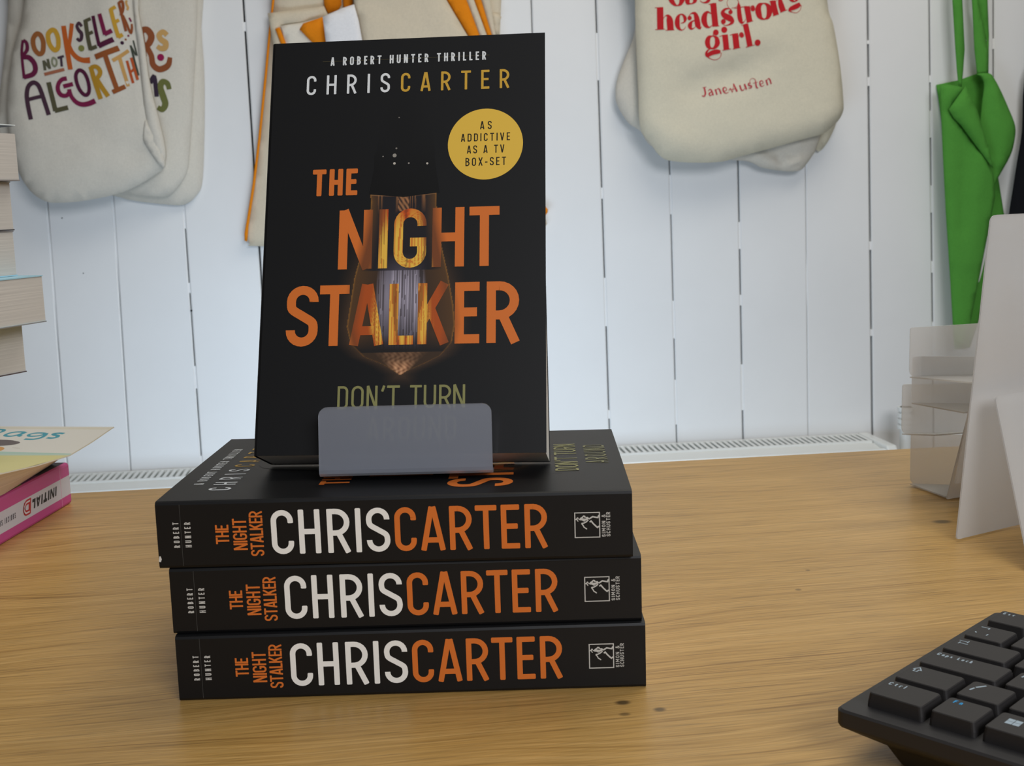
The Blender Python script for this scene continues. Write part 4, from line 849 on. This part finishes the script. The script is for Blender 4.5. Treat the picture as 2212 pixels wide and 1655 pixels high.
txt1=[('6b2443',[(-594.9,495.3,4.98),(-598.3,473.7,4.98),(-597.9,432.0,4.98)],False),('6b2443',[(-594.3,495.3,4.84),(-588.8,490.2,5.81),(-588.1,480.9,6.36),(-591.4,474.8,6.08),(-597.4,469.3,4.98)],False),('6b2443',[(-597.7,466.2,6.08),(-587.2,466.3,8.3),(-579.1,457.2,8.57),(-577.6,446.0,8.3),(-583.5,438.0,8.02),(-598.5,433.9,7.19)],False),('9a5f35',[(-570.3,504.5,8.02),(-576.1,498.1,8.02),(-577.5,489.4,8.02),(-575.6,478.9,8.02),(-569.4,471.7,8.02),(-563.2,474.3,8.02),(-560.9,484.2,8.02),(-560.8,492.9,8.02),(-564.3,502.2,8.02)],True),('c79a38',[(-544.4,510.3,7.74),(-550.7,505.1,7.74),(-552.1,497.7,7.74),(-550.2,486.5,7.74),(-543.5,477.4,7.74),(-537.4,480.7,7.74),(-535.6,489.9,7.74),(-535.9,498.6,7.74),(-539.1,508.0,7.74)],True),('bf5f2a',[(-525.1,516.8,8.02),(-522.7,481.0,8.02),(-519.8,444.8,8.02)],False),('bf5f2a',[(-511.0,520.5,6.91),(-514.4,503.2,6.64),(-518.0,485.9,5.53)],False),('bf5f2a',[(-519.2,485.9,6.91),(-514.7,473.4,7.6),(-506.7,463.9,8.02),(-497.1,459.6,8.57),(-485.3,459.2,10.23)],False),('4b3340',[(-495.0,515.3,4.98),(-499.3,520.9,4.98),(-503.0,516.0,5.25),(-500.5,509.2,6.08),(-496.6,503.6,6.36),(-497.6,494.9,5.81),(-501.3,492.5,5.25),(-504.7,496.2,4.7)],False),('848447',[(-498.7,479.4,10.51),(-498.5,479.4,10.51)],'dot'),('59553f',[(-488.2,526.1,7.19),(-486.4,499.0,7.19),(-483.1,476.0,7.19)],False),('59553f',[(-488.7,524.1,5.53),(-479.1,527.7,5.53)],False),('59553f',[(-485.5,502.5,5.53),(-476.9,505.7,5.53)],False),('59553f',[(-484.5,477.3,6.36),(-472.2,481.6,6.36)],False),('55223b',[(-474.8,532.1,6.08),(-471.5,506.3,6.08),(-467.8,482.3,6.08)],False),('55223b',[(-469.1,482.0,8.3),(-444.2,493.1,8.3)],False),('7c2447',[(-463.6,534.9,6.91),(-460.0,517.2,6.91),(-456.6,500.4,6.91)],False),('7c2447',[(-457.6,501.1,7.19),(-445.2,507.3,7.19)],False),('c79a38',[(-444.3,542.7,6.64),(-440.5,519.4,6.64),(-435.7,496.0,6.64)],False),('c79a38',[(-445.1,541.1,5.53),(-436.3,546.3,5.53)],False),('c79a38',[(-440.5,520.4,5.25),(-432.5,524.9,5.25)],False),('c79a38',[(-436.7,496.4,6.08),(-428.8,501.2,6.08)],False),('8f4f2f',[(-431.0,553.9,4.42),(-426.8,527.9,4.42),(-423.2,506.5,4.42)],False),('8f4f2f',[(-430.4,552.9,3.87),(-425.6,555.7,4.42),(-424.5,547.6,4.7),(-425.9,539.0,4.15),(-429.9,532.3,3.59)],False),('8f4f2f',[(-426.4,532.8,4.15),(-421.2,519.1,4.15),(-418.2,508.5,4.15),(-415.5,504.1,4.15),(-413.5,511.5,3.59),(-413.4,519.0,3.04)],False),('c99b5c',[(-417.0,556.8,3.04),(-419.4,555.0,3.32),(-418.8,550.0,3.59),(-417.3,545.7,3.59),(-418.8,541.4,3.32)],False),('7c2447',[(-416.7,529.0,2.77),(-413.7,522.7,2.77)],False),('3d2238',[(-431.2,487.5,6.08),(-431.1,487.5,6.08)],'dot'),('9a5f35',[(-425.0,493.0,3.59),(-424.9,493.0,3.59)],'dot'),('7c2447',[(-420.0,499.2,3.59),(-419.9,499.2,3.59)],'dot'),('5d5b48',[(-562.6,460.6,4.7),(-561.6,444.4,4.7)],False),('5d5b48',[(-562.6,460.0,4.15),(-553.5,447.4,4.15)],False),('5d5b48',[(-555.7,463.0,4.42),(-553.5,446.5,4.42)],False),('8b8c72',[(-546.2,464.7,3.32),(-548.7,460.4,3.32),(-548.4,454.1,3.32),(-545.2,450.8,3.32),(-541.8,454.0,3.32),(-541.8,460.9,3.32)],True),('4a3a45',[(-539.3,464.2,3.87),(-528.6,467.2,3.87)],False),('4a3a45',[(-533.7,465.7,4.15),(-533.5,450.1,4.15)],False),('a8694f',[(-563.7,437.6,5.25),(-547.0,441.4,5.25),(-529.8,445.3,5.25)],False),('4b3340',[(-592.3,363.3,7.47),(-595.5,386.3,7.47),(-596.1,405.1,7.47),(-592.0,418.8,7.47),(-583.5,424.6,7.47),(-576.3,421.0,7.47),(-572.2,410.9,7.47),(-566.7,388.2,7.47),(-562.3,370.2,7.47)],False),('4b3340',[(-594.9,396.6,6.08),(-581.3,399.8,6.08),(-567.8,402.2,6.08)],False),('59553f',[(-558.0,424.6,8.02),(-554.5,400.5,8.02),(-550.8,376.5,8.02)],False),('59553f',[(-552.1,377.1,7.74),(-529.5,382.0,7.74)],False),('7c2447',[(-527.0,430.2,7.19),(-535.2,428.6,6.91),(-541.7,421.5,6.91),(-543.5,411.5,7.47),(-539.3,403.3,7.47),(-530.6,401.8,6.91),(-524.5,408.0,6.91)],False),('7c2447',[(-534.1,417.0,6.91),(-517.6,420.8,6.91)],False),('7c2447',[(-525.0,412.4,6.91),(-522.6,401.0,6.91),(-515.3,390.8,7.47),(-505.6,386.5,8.02),(-494.3,387.6,8.57),(-482.9,392.0,8.85)],False),('55223b',[(-505.7,443.1,6.36),(-511.3,435.9,6.36),(-511.1,423.4,6.36),(-506.8,410.1,6.36),(-499.9,402.3,6.36),(-493.5,404.2,6.36),(-490.8,414.2,6.36),(-492.7,429.3,6.36),(-498.1,440.0,6.36)],True),('b78a2e',[(-485.3,448.6,8.02),(-479.6,421.5,8.02),(-473.6,394.7,8.02)],False),('b78a2e',[(-485.1,446.7,6.91),(-476.8,448.4,6.91),(-470.7,443.3,7.47),(-470.3,435.7,7.47),(-478.0,426.2,6.91)],False),('b78a2e',[(-476.6,427.7,8.02),(-468.4,412.5,8.02),(-460.7,398.7,8.02)],False),('93532d',[(-459.6,468.1,8.02),(-452.5,438.5,8.02),(-444.6,407.5,8.02)],False),('93532d',[(-476.2,464.0,9.12),(-456.8,471.1,9.12),(-437.1,478.9,9.12)],False),('93532d',[(-452.9,405.6,7.47),(-431.7,415.2,7.47)],False),('c99b5c',[(-448.5,457.9,6.08),(-435.3,465.8,6.08),(-421.8,474.9,6.08)],False),('c99b5c',[(-437.4,463.9,6.08),(-432.4,439.4,6.08),(-426.9,415.1,6.08)],False),('b9572f',[(-425.9,458.1,4.7),(-422.3,439.2,4.7),(-418.4,420.5,4.7)],False),('b9572f',[(-418.6,463.0,4.7),(-414.4,444.1,4.7),(-410.5,426.1,4.7)],False),('b9572f',[(-423.7,437.3,4.15),(-414.1,444.7,4.15)],False),('474b40',[(-418.0,483.6,3.32),(-413.3,457.8,3.32),(-408.6,433.6,3.32)],False),('474b40',[(-417.7,482.9,2.77),(-410.7,467.2,2.77)],False),('474b40',[(-413.0,491.6,2.49),(-410.6,477.8,2.49),(-408.7,466.5,2.49)],False)]
txt2=[('8f5233',[(-405.5,511.7,8.99),(-394.1,512.9,10.99),(-387.4,502.0,11.49),(-392.4,489.6,10.49),(-401.9,484.2,9.49)],False),('8f5233',[(-404.4,511.7,8.99),(-402.7,488.7,8.99),(-401.9,468.3,8.99)],False),('8f5233',[(-396.2,484.1,8.99),(-389.8,469.2,9.49),(-388.2,454.5,9.99),(-379.6,446.4,10.49),(-369.2,447.8,10.49),(-361.3,454.0,9.49),(-358.1,465.7,7.49)],False),('96204f',[(-374.2,466.0,11.99),(-374.0,466.0,11.99)],'dot'),('c9a064',[(-360.7,503.3,8.49),(-367.1,508.9,8.49),(-374.1,503.6,8.99),(-371.4,496.1,9.49),(-363.9,490.3,9.99),(-365.1,482.4,9.49),(-372.5,480.9,8.99),(-378.6,484.9,7.49)],False),('6d7040',[(-363.4,411.8,7.99),(-365.9,421.7,8.99),(-373.9,424.6,9.99),(-378.5,415.6,10.99),(-375.0,400.6,11.49),(-372.1,386.8,10.99),(-377.8,377.8,9.49),(-385.5,381.4,7.99)],False),('3d3140',[(-395.1,422.8,7.49),(-387.5,432.9,7.49),(-385.8,399.7,7.49)],False)]
txt3=[('c0272d',[(502.8,532.2,11.59),(503.0,494.4,11.59)],False),('c0272d',[(493.5,531.8,1.1),(508.2,532.4,1.1)],False),('c0272d',[(493.9,494.3,1.1),(511.2,494.8,1.1)],False),('c0272d',[(508.0,512.5,1.1),(512.8,517.9,1.38),(517.3,516.9,6.35),(520.0,509.7,11.59),(521.4,493.1,11.59)],False),('c0272d',[(512.1,492.7,1.1),(528.3,493.3,1.1)],False),('c0272d',[(540.0,504.5,0.83),(546.2,506.5,2.76),(547.9,512.6,6.35),(544.6,518.4,3.59),(539.5,519.8,2.21),(535.0,514.7,6.9),(533.6,505.6,9.1),(535.4,497.6,6.9),(540.6,492.8,2.21),(546.1,494.4,1.1),(548.9,498.6,0.83)],False),('c0272d',[(556.0,513.3,7.73),(556.2,513.3,7.73)],'dot'),('c0272d',[(553.8,515.1,0.83),(558.6,520.8,1.66),(565.5,521.0,5.52),(568.8,513.5,9.1),(571.1,501.2,9.93),(574.9,494.9,3.31),(577.4,498.5,0.83)],False),('c0272d',[(568.8,510.0,1.1),(560.6,507.2,3.03),(556.6,500.7,8.0),(558.7,494.8,4.14),(564.6,496.1,1.1),(568.1,501.2,1.1)],False),('c0272d',[(599.2,538.1,11.04),(603.1,498.0,11.04)],False),('c0272d',[(590.9,536.2,1.1),(601.2,538.3,1.1)],False),('c0272d',[(603.1,498.0,1.1),(610.4,499.0,1.1)],False),('c0272d',[(595.7,520.3,1.1),(588.8,523.0,4.14),(583.6,517.2,9.1),(582.5,508.1,10.21),(585.9,499.6,7.17),(592.1,496.7,2.21),(597.6,500.7,1.1)],False),('c0272d',[(633.9,523.3,0.83),(630.1,528.1,1.38),(621.8,527.9,3.59),(616.3,521.9,6.9),(621.1,515.7,9.93),(630.0,511.3,10.21),(633.9,505.6,6.9),(628.6,500.9,3.03),(620.3,499.6,1.1),(613.7,504.1,0.83)],False),('c0272d',[(630.7,522.4,7.73),(630.8,522.4,7.73)],'dot'),('c0272d',[(617.5,506.3,8.83),(617.7,506.3,8.83)],'dot'),('c0272d',[(633.1,524.9,0.69),(627.3,530.8,0.69),(624.3,537.4,0.69),(625.7,543.2,0.69),(629.4,548.3,0.69)],False),('c0272d',[(642.5,545.6,0.83),(645.9,539.0,1.1),(644.6,533.8,0.69),(638.3,530.0,0.69),(632.8,529.5,0.69)],False),('c0272d',[(645.3,539.0,0.83),(645.9,532.5,6.35),(646.6,522.1,8.0),(648.3,510.4,8.28),(651.4,503.8,4.97),(656.0,505.7,1.1),(658.3,510.2,0.83)],False),('c0272d',[(638.1,528.7,1.1),(659.0,532.1,1.1)],False),('c0272d',[(660.7,531.7,10.48),(665.7,504.9,10.48)],False),('c0272d',[(653.8,530.9,1.1),(661.8,532.0,1.1)],False),('c0272d',[(660.1,503.4,1.1),(672.2,506.6,1.1)],False),('c0272d',[(665.3,524.5,1.1),(668.0,530.9,1.38),(672.2,532.4,2.21),(674.9,529.5,1.38)],False),('c0272d',[(671.7,527.2,8.28),(671.8,527.2,8.28)],'dot'),('c0272d',[(690.6,536.5,1.93),(683.9,533.3,8.0),(681.4,525.5,10.76),(683.7,515.7,9.66),(688.1,510.4,4.69),(693.7,509.4,2.21),(699.2,512.9,7.17),(702.2,521.3,10.21),(700.6,530.5,8.55),(695.7,535.5,3.59)],True),('c0272d',[(708.1,540.8,10.21),(714.2,516.6,10.21)],False),('c0272d',[(701.9,539.5,1.1),(708.8,541.4,1.1)],False),('c0272d',[(708.2,514.4,1.1),(719.7,517.7,1.1)],False),('c0272d',[(713.0,536.8,0.83),(716.5,543.3,1.1),(720.6,544.5,5.52),(723.4,534.0,9.93),(727.7,522.2,10.21)],False),('c0272d',[(722.1,520.4,1.1),(735.3,525.0,1.1)],False),('c0272d',[(738.8,522.1,4.14),(740.8,526.0,6.35),(746.4,528.5,8.28),(754.0,531.7,8.55),(758.9,534.8,6.07)],False),('c0272d',[(761.0,532.2,1.1),(759.0,524.4,0.83),(752.0,519.5,0.83),(744.4,520.7,1.1),(739.5,522.7,2.76)],False),('c0272d',[(740.7,545.5,7.73),(744.2,540.9,5.52),(749.1,539.2,1.93),(752.6,542.8,5.52),(754.0,546.7,6.9)],False),('c0272d',[(521.7,549.8,9.66),(524.4,542.6,8.55),(529.4,536.8,4.97),(534.1,535.1,1.93),(539.6,537.9,6.07),(542.7,545.0,9.66),(543.1,549.5,9.66)],False),('c0272d',[(552.0,549.4,8.28),(553.0,540.3,8.0),(557.4,537.9,2.21),(562.2,538.9,2.76),(565.9,542.7,7.17),(566.4,549.2,8.28)],False),('c0272d',[(575.2,543.2,1.38),(580.0,539.7,1.38),(586.8,540.1,4.14),(591.0,543.7,6.35),(590.3,548.8,6.9)],False),('c0272d',[(608.8,543.4,1.93),(612.9,542.3,1.93),(617.7,543.9,1.1)],False),('c0272d',[(596.8,481.2,1.93),(590.6,478.7,6.9),(587.8,470.9,9.38),(589.8,463.0,7.45),(595.3,459.7,2.76),(600.9,461.3,5.52),(605.7,468.0,9.1),(604.8,476.5,7.45),(601.0,480.3,3.31)],True),('c0272d',[(601.7,479.8,1.1),(598.5,483.1,1.1),(599.3,486.4,1.1)],False),('c0272d',[(603.4,487.4,10.48),(603.6,487.4,10.48)],'dot'),('c0272d',[(592.6,458.8,1.1),(588.4,456.5,2.76),(585.6,452.0,4.69),(587.7,448.0,6.62),(595.3,451.8,8.0),(605.0,453.8,8.0),(611.6,453.5,4.69)],False),('c0272d',[(613.3,452.1,1.38),(611.6,444.9,0.97),(605.6,440.7,0.97),(598.0,440.3,0.97),(589.7,444.0,1.66),(584.9,449.4,4.14)],False),('c0272d',[(618.8,491.9,11.04),(619.0,491.9,11.04)],'dot'),('c0272d',[(620.0,483.4,10.48),(622.4,456.9,10.48)],False),('c0272d',[(609.9,480.3,1.1),(620.3,483.2,1.1)],False),('c0272d',[(614.9,456.0,1.1),(631.0,458.4,1.1)],False),('c0272d',[(638.3,485.1,11.04),(641.3,459.2,11.04)],False),('c0272d',[(628.8,482.2,1.1),(638.3,484.7,1.1)],False),('c0272d',[(633.8,457.8,1.1),(648.2,460.4,1.1)],False),('c0272d',[(644.1,476.5,0.83),(646.6,484.3,1.1),(650.7,486.6,1.38),(654.0,483.1,1.38)],False),('c0272d',[(650.6,481.6,8.28),(650.8,481.6,8.28)],'dot'),('c0272d',[(657.9,501.1,9.93),(665.7,462.7,9.93)],False),('c0272d',[(650.4,498.9,1.1),(660.4,501.8,1.1)],False),('c0272d',[(657.9,460.5,1.1),(674.0,464.4,1.1)],False),('c0272d',[(679.7,468.3,11.04),(679.9,468.3,11.04)],'dot'),('b8404a',[(583.9,393.2,3.03),(585.5,382.2,3.31),(582.7,376.9,2.21),(579.0,378.4,1.38)],False),('b8404a',[(580.5,392.5,0.97),(588.1,393.6,0.97)],False),('b8404a',[(591.1,386.0,1.38),(594.3,389.3,1.66),(597.1,386.6,2.76),(599.4,378.3,2.76)],False),('b8404a',[(596.6,384.6,1.1),(592.5,381.6,2.76),(593.8,378.0,1.66),(598.0,379.9,1.1)],False),('b8404a',[(604.0,389.1,2.76),(606.3,379.1,2.76)],False),('b8404a',[(605.0,386.4,0.83),(609.1,390.3,1.38),(611.9,387.6,2.76),(613.8,380.3,2.76)],False),('b8404a',[(619.3,385.0,1.1),(624.8,387.3,1.1),(622.8,392.0,1.38),(618.6,390.4,2.48),(619.1,384.1,2.48),(623.4,381.4,1.38),(628.0,383.5,0.83)],False),('b8404a',[(628.3,385.9,0.83),(631.8,389.5,1.93),(633.6,385.1,1.1),(635.3,383.8,1.1),(638.4,397.6,0.83)],False),('b8404a',[(638.1,398.7,2.21),(643.3,384.0,3.31)],False),('b8404a',[(631.8,387.2,0.83),(640.8,389.4,0.83)],False),('b8404a',[(649.2,395.4,2.76),(651.4,387.0,2.48),(654.8,386.0,1.1),(657.3,389.5,0.83)],False),('b8404a',[(657.6,397.2,2.76),(660.6,387.2,2.76)],False),('b8404a',[(668.4,397.3,1.1),(665.2,398.4,1.66),(664.8,395.1,2.48),(669.6,392.7,2.48),(668.7,389.7,1.66),(664.3,389.8,1.1)],False),('b8404a',[(668.4,397.8,0.69),(667.3,403.0,0.69),(672.2,406.7,0.69),(676.8,404.1,0.97),(677.4,398.8,2.21),(678.8,390.8,2.48),(681.9,389.0,1.1)],False),('b8404a',[(672.9,398.0,0.83),(681.3,399.7,0.83)],False),('b8404a',[(685.5,395.6,1.1),(691.1,397.9,1.1),(689.0,401.9,1.38),(685.2,400.0,2.21),(685.8,394.0,2.21),(689.0,391.9,1.38),(693.0,394.1,0.83)],False),('b8404a',[(696.4,403.3,2.76),(699.2,393.7,2.76)],False),('b8404a',[(697.4,401.1,0.83),(700.8,405.6,1.38),(703.6,403.2,2.48),(705.9,395.6,2.48)],False)]

# ------------------------------------------------------------------ cloth bags on the wall (outlines in mm: x along the wall, z up)
def inside(p, poly):
    x, y = p; c = False; n = len(poly)
    for i in range(n):
        x1, y1 = poly[i]; x2, y2 = poly[i-1]
        if (y1 > y) != (y2 > y) and x < (x2-x1)*(y-y1)/(y2-y1)+x1: c = not c
    return c
def dist_fn(poly):
    A = np.array(poly); B = np.roll(A, -1, axis=0); E = B-A; L2 = (E**2).sum(1)+1e-12
    def d(x, z):
        p = np.array((x, z)); t = np.clip(((p-A)*E).sum(1)/L2, 0, 1); q = A+E*t[:, None]-p
        return math.sqrt((q**2).sum(1).min())
    return d
class Sheet:
    """a cloth panel: outline, distance from the camera side surface, padding and soft folds"""
    def __init__(s, outline, y, pad=.012, soft=30.0, folds=(), raise_top=0, step=16.0, sharp=False):
        O = [(x, z+(raise_top if z > 575 else 0)) for x, z in outline]
        s.poly = [p for p in smooth(O, 4, True)] if not sharp else [(a[0]+(b[0]-a[0])*t/k, a[1]+(b[1]-a[1])*t/k) for a, b in zip(O, O[1:]+O[:1]) for k in [max(1, int(math.dist(a, b)/9))] for t in range(k)]; s.y = y; s.pad = pad; s.soft = soft; s.folds = folds; s.step = step; s.d = dist_fn(s.poly)
    def h(s, x, z):
        e = s.d(x, z) if inside((x, z), s.poly) else 0
        k = 1-math.exp(-(e/s.soft)**1.15); v = s.pad*k
        for (x0, z0, x1, z1, w, a) in s.folds:          # soft ridge or crease along a segment
            p = np.array((x-x0, z-z0)); q = np.array((x1-x0, z1-z0)); t = max(0, min(1, float(p@q/(q@q)))); r = math.hypot(*(p-q*t))
            v += a*math.exp(-(r/w)**2)*k
        return v
    def front(s, x, z, l=0): return (x/1000, s.y-s.h(x, z)-l, z/1000)
    def mesh(s, mb, mat=0, back=.003):
        P = s.poly; n = len(P); xs = [p[0] for p in P]; zs = [p[1] for p in P]; pts = list(P); r = random.Random(1); st = s.step
        for z in np.arange(min(zs)+st*.5, max(zs), st):
            for i, x in enumerate(np.arange(min(xs)+st*.5, max(xs), st)):
                p = (x+r.uniform(-.15, .15)*st, z+r.uniform(-.15, .15)*st)
                if inside(p, P) and s.d(*p) > st*.35: pts.append(p)
        res = delaunay_2d_cdt([Vector(p) for p in pts], [(i, (i+1) % n) for i in range(n)], [list(range(n))], 1, 1e-5)
        V2, F = res[0], [tuple(f) for f in res[2]]
        m = len(V2)
        edge = {}
        for f in F:
            for i in range(len(f)): e = (f[i], f[(i+1) % len(f)]); edge[e] = 1
        V = [s.front(p[0], p[1]) for p in V2]+[(p[0]/1000, s.y+back, p[1]/1000) for p in V2]
        FF = F+[tuple(i+m for i in f[::-1]) for f in F]
        for (a, b) in edge:
            if (b, a) not in edge: FF.append((b, a, a+m, b+m))
        mb.add(V, FF, mat)
def panel(name, outline, y, mat, parent=None, **kw):
    s = Sheet(outline, y, **kw); mb = MB(); s.mesh(mb); return s, mb.build(name, mat, parent, smooth=True)
def bag(label, group, outline, y, mat, prints=None, print_dy=0.0006, **kw):
    s = Sheet(outline, y, **kw); mb = MB(); s.mesh(mb)
    if prints:
        pl = lambda x, z, l=0: s.front(x, z, print_dy+l*4)
        for col, pts, cl in prints:
            c = hexl(col)
            if cl == 'dot': disc(mb, (pts[0][0]+pts[1][0])/2, (pts[0][1]+pts[1][1])/2, pts[0][2]/2, pl, c, 1)
            else: strip(mb, smooth(pts, 5, bool(cl)), 1, pl, c, 1, closed=bool(cl), cross=2, rnd=False, step=6)
    o = mb.build('tote_bag', [mat, M_INK], None, smooth=True)
    return s, tag(o, label, 'tote bag', group)
def handle(parent, x0, x1, z0, y, mat, w=22, peg=None):
    """a pair of flat cloth straps running up to the peg rail above the picture"""
    peg = peg if peg is not None else (x0+x1)/2
    for x in (x0, x1):
        mb = MB(); rings = []
        for t in np.linspace(0, 1, 12):
            cx = x+(peg-x)*t**1.6; z = z0-20+(1030-z0)*t; yy = y
            rings.append([((cx-w/2)/1000, yy, z/1000), ((cx+w/2)/1000, yy, z/1000), ((cx+w/2)/1000, yy+.0015, z/1000), ((cx-w/2)/1000, yy+.0015, z/1000)])
        mb.loft(rings); mb.build('handle', mat, parent, smooth=False)
UP = 130
G1, G2, G3 = 'slogan bags with coloured lettering', 'calico bags behind the standing book', 'cream bags with red lettering'
s1, b1 = bag('front canvas bag on the left with colourful hand drawn lettering, its side folded in', G1, bag1, 2.185, M_CANVAS, txt1, pad=.014, soft=14, raise_top=UP,
             folds=[(-440, 600, -470, 430, 26, .006), (-600, 240, -480, 250, 22, -.004), (-600, 330, -430, 345, 30, .003), (-600, 410, -430, 300, 40, -.003), (-560, 235, -500, 300, 25, .004), (-430, 480, -420, 300, 20, -.004)])
panel('side_fold', bag1fold, 2.172, M_CANVAS, b1, pad=.006, soft=5, back=.006) if False else None
sf = Sheet(bag1fold, 2.176, pad=.007, soft=6, step=8, raise_top=UP); mb = MB(); sf.mesh(mb, back=.010); mb.build('side_fold', M_CANVAS, b1, smooth=True)
sf = Sheet(bag1pocket, 2.172, pad=.005, soft=5, step=7, folds=[(-398, 340, -378, 300, 6, -.008)]); mb = MB(); sf.mesh(mb, back=.010); mb.build('corner_fold', M_CANVAS, b1, smooth=True)
handle(b1, -540, -450, 690, 2.185, M_CANVAS)
s2, b2 = bag('second canvas bag on the left, lettering cut off by the bag in front', G1, bag2, 2.215, M_CANVAS, txt2, pad=.010, soft=18, raise_top=UP, folds=[(-350, 480, -330, 260, 25, .003), (-320, 420, -310, 280, 14, -.003)])
handle(b2, -520, -400, 690, 2.212, M_CANVAS)
s3, b3 = bag('rearmost canvas bag on the left, a plain rim showing at right and below', G1, bag3, 2.238, M_CANVAS, pad=.012, soft=18, raise_top=UP)
handle(b3, -500, -390, 690, 2.236, M_CANVAS)

c1, h1 = bag('front cream canvas bag printed in bold red serif lettering', G3, hs1, 2.185, M_CANVAS2, txt3, pad=.014, soft=12, raise_top=UP,
             folds=[(560, 390, 640, 415, 26, -.008), (640, 415, 700, 440, 24, -.005), (560, 450, 700, 470, 30, .003), (500, 300, 800, 330, 30, .003), (480, 330, 560, 270, 25, .004)])
handle(h1, 560, 720, 690, 2.185, M_CANVAS2)
c2, h2 = bag('cream bag behind the red lettered one, crumpled white corner hanging below it', G3, hs2, 2.222, M_CANVAS, pad=.012, soft=9, raise_top=UP,
             folds=[(700, 262, 745, 240, 10, .008), (690, 285, 760, 270, 8, -.006), (740, 240, 770, 262, 7, .006), (720, 300, 775, 290, 8, .004), (735, 262, 752, 238, 5, -.012), (752, 238, 775, 246, 5, -.008), (690, 250, 730, 246, 6, .006)], step=8)
handle(h2, 540, 700, 690, 2.218, M_CANVAS2)
c3, h3 = bag('rearmost cream bag on the right, only a grey corner peeping out at lower right', G3, hs3, 2.240, M_CANVAS2, pad=.008, soft=14, raise_top=UP)
handle(h3, 570, 740, 690, 2.238, M_CANVAS2)

# calico bags with orange linings behind the book
m3, mbk = bag('rearmost calico bag behind the standing book, long orange piped side edge', G2, mid_back, 2.236, M_CALICO, pad=.008, soft=12, raise_top=UP, folds=[(-180, 250, -195, 150, 14, .003), (-150, 555, -100, 565, 8, .004)])
def sub(name, ol, y, mat, par, pad=.003, **kw):
    s = Sheet(ol, y, pad=pad, soft=3.5, raise_top=UP, step=10, sharp=True, **kw); mb = MB(); s.mesh(mb, back=.0025); return mb.build(name, mat, par, smooth=True)
sub('piping', mid_piping_l, 2.226, M_ORANGE, mbk); sub('piping', mid_piping_r, 2.228, M_ORANGE, mbk); sub('label_tab', mid_tag, 2.228, M_CALICO, mbk)
handle(mbk, -150, 60, 690, 2.232, M_CALICO)
m2, mmd = bag('middle calico bag behind the standing book, orange lining turned out at its top', G2, mid_hem, 2.218, M_CALICO, pad=.004, soft=4, raise_top=0, step=10, sharp=True)
sub('piping', mid_piping2, 2.212, M_ORANGE, mmd); sub('white_lining', mid_white, 2.214, M_LINING, mmd); sub('lining_flap', mid_flap, 2.207, M_ORANGE, mmd)
sub('handle', mid_strap1, 2.223, M_ORANGE, mmd); sub('handle', mid_strap2, 2.220, M_ORANGE, mmd)
m1, mfr = bag('front calico bag behind the standing book, white patch and orange striped side', G2, mid_front, 2.193, M_CALICO, pad=.005, soft=5, raise_top=UP, sharp=True, folds=[(-40, 560, 20, 540, 16, -.003)])
sub('white_patch', mid_label, 2.186, M_WHITE_CLOTH, mfr, folds=[(-20, 540, -10, 500, 8, .004)])
sub('side_stripe', mid_g1, 2.200, M_ORANGE, mfr); sub('side_stripe', mid_b1, 2.206, M_CALICO, mfr); sub('side_stripe', mid_g2, 2.212, M_ORANGE, mfr); sub('side_stripe', mid_b2, 2.217, M_CALICO, mfr)
handle(mfr, 0, 90, 690, 2.19, M_CALICO)

# green bag, folded open at its mouth
g1, gb = bag('bright green cloth bag hanging folded beside the plastic stands', None, gr_front, 2.193, M_GREEN, pad=.005, soft=4, sharp=True, folds=[(1120, 300, 1100, 60, 14, .004), (1090, 350, 1085, 120, 12, -.004)], step=12)
sub('folded_flap', gr_flap, 2.183, M_GREEN, gb, pad=.004, folds=[(1050, 385, 1095, 300, 10, .004)]); sub('inner_panel', gr_inner, 2.243, M_GREEN, gb, pad=.002)
ls_ = Sheet(gr_lobe, 2.208, pad=.016, soft=16, step=9, folds=[(1130, 250, 1190, 235, 8, .005), (1170, 400, 1195, 320, 14, .006)]); mb = MB(); ls_.mesh(mb, back=.003); mb.build('side_panel', M_GREEN, gb, smooth=True)
sub('back_panel', gr_dark, 2.246, M_GREEN, gb, pad=.002)
for nm, ol, y in (('handle', gr_strap1, 2.202), ('handle', gr_strap2, 2.214), ('handle', gr_strap3, 2.228)): sub(nm, ol, y, M_GREEN, gb, pad=.002)
gt = Sheet(gr_tag, 2.233, pad=.001, soft=4, step=8); mb = MB(); gt.mesh(mb, back=.001)
tag(mb.build('paper_card', M_WHITE_CLOTH, None), 'white card edge showing between the green bag and the plastic stands', 'card')
kk = bag('black cloth bag cut off by the right edge beside the green bag', None, black, 2.225, M_BLACK_CLOTH, pad=.015, soft=18)
handle(kk[1], 1240, 1300, 400, 2.22, M_BLACK_CLOTH)
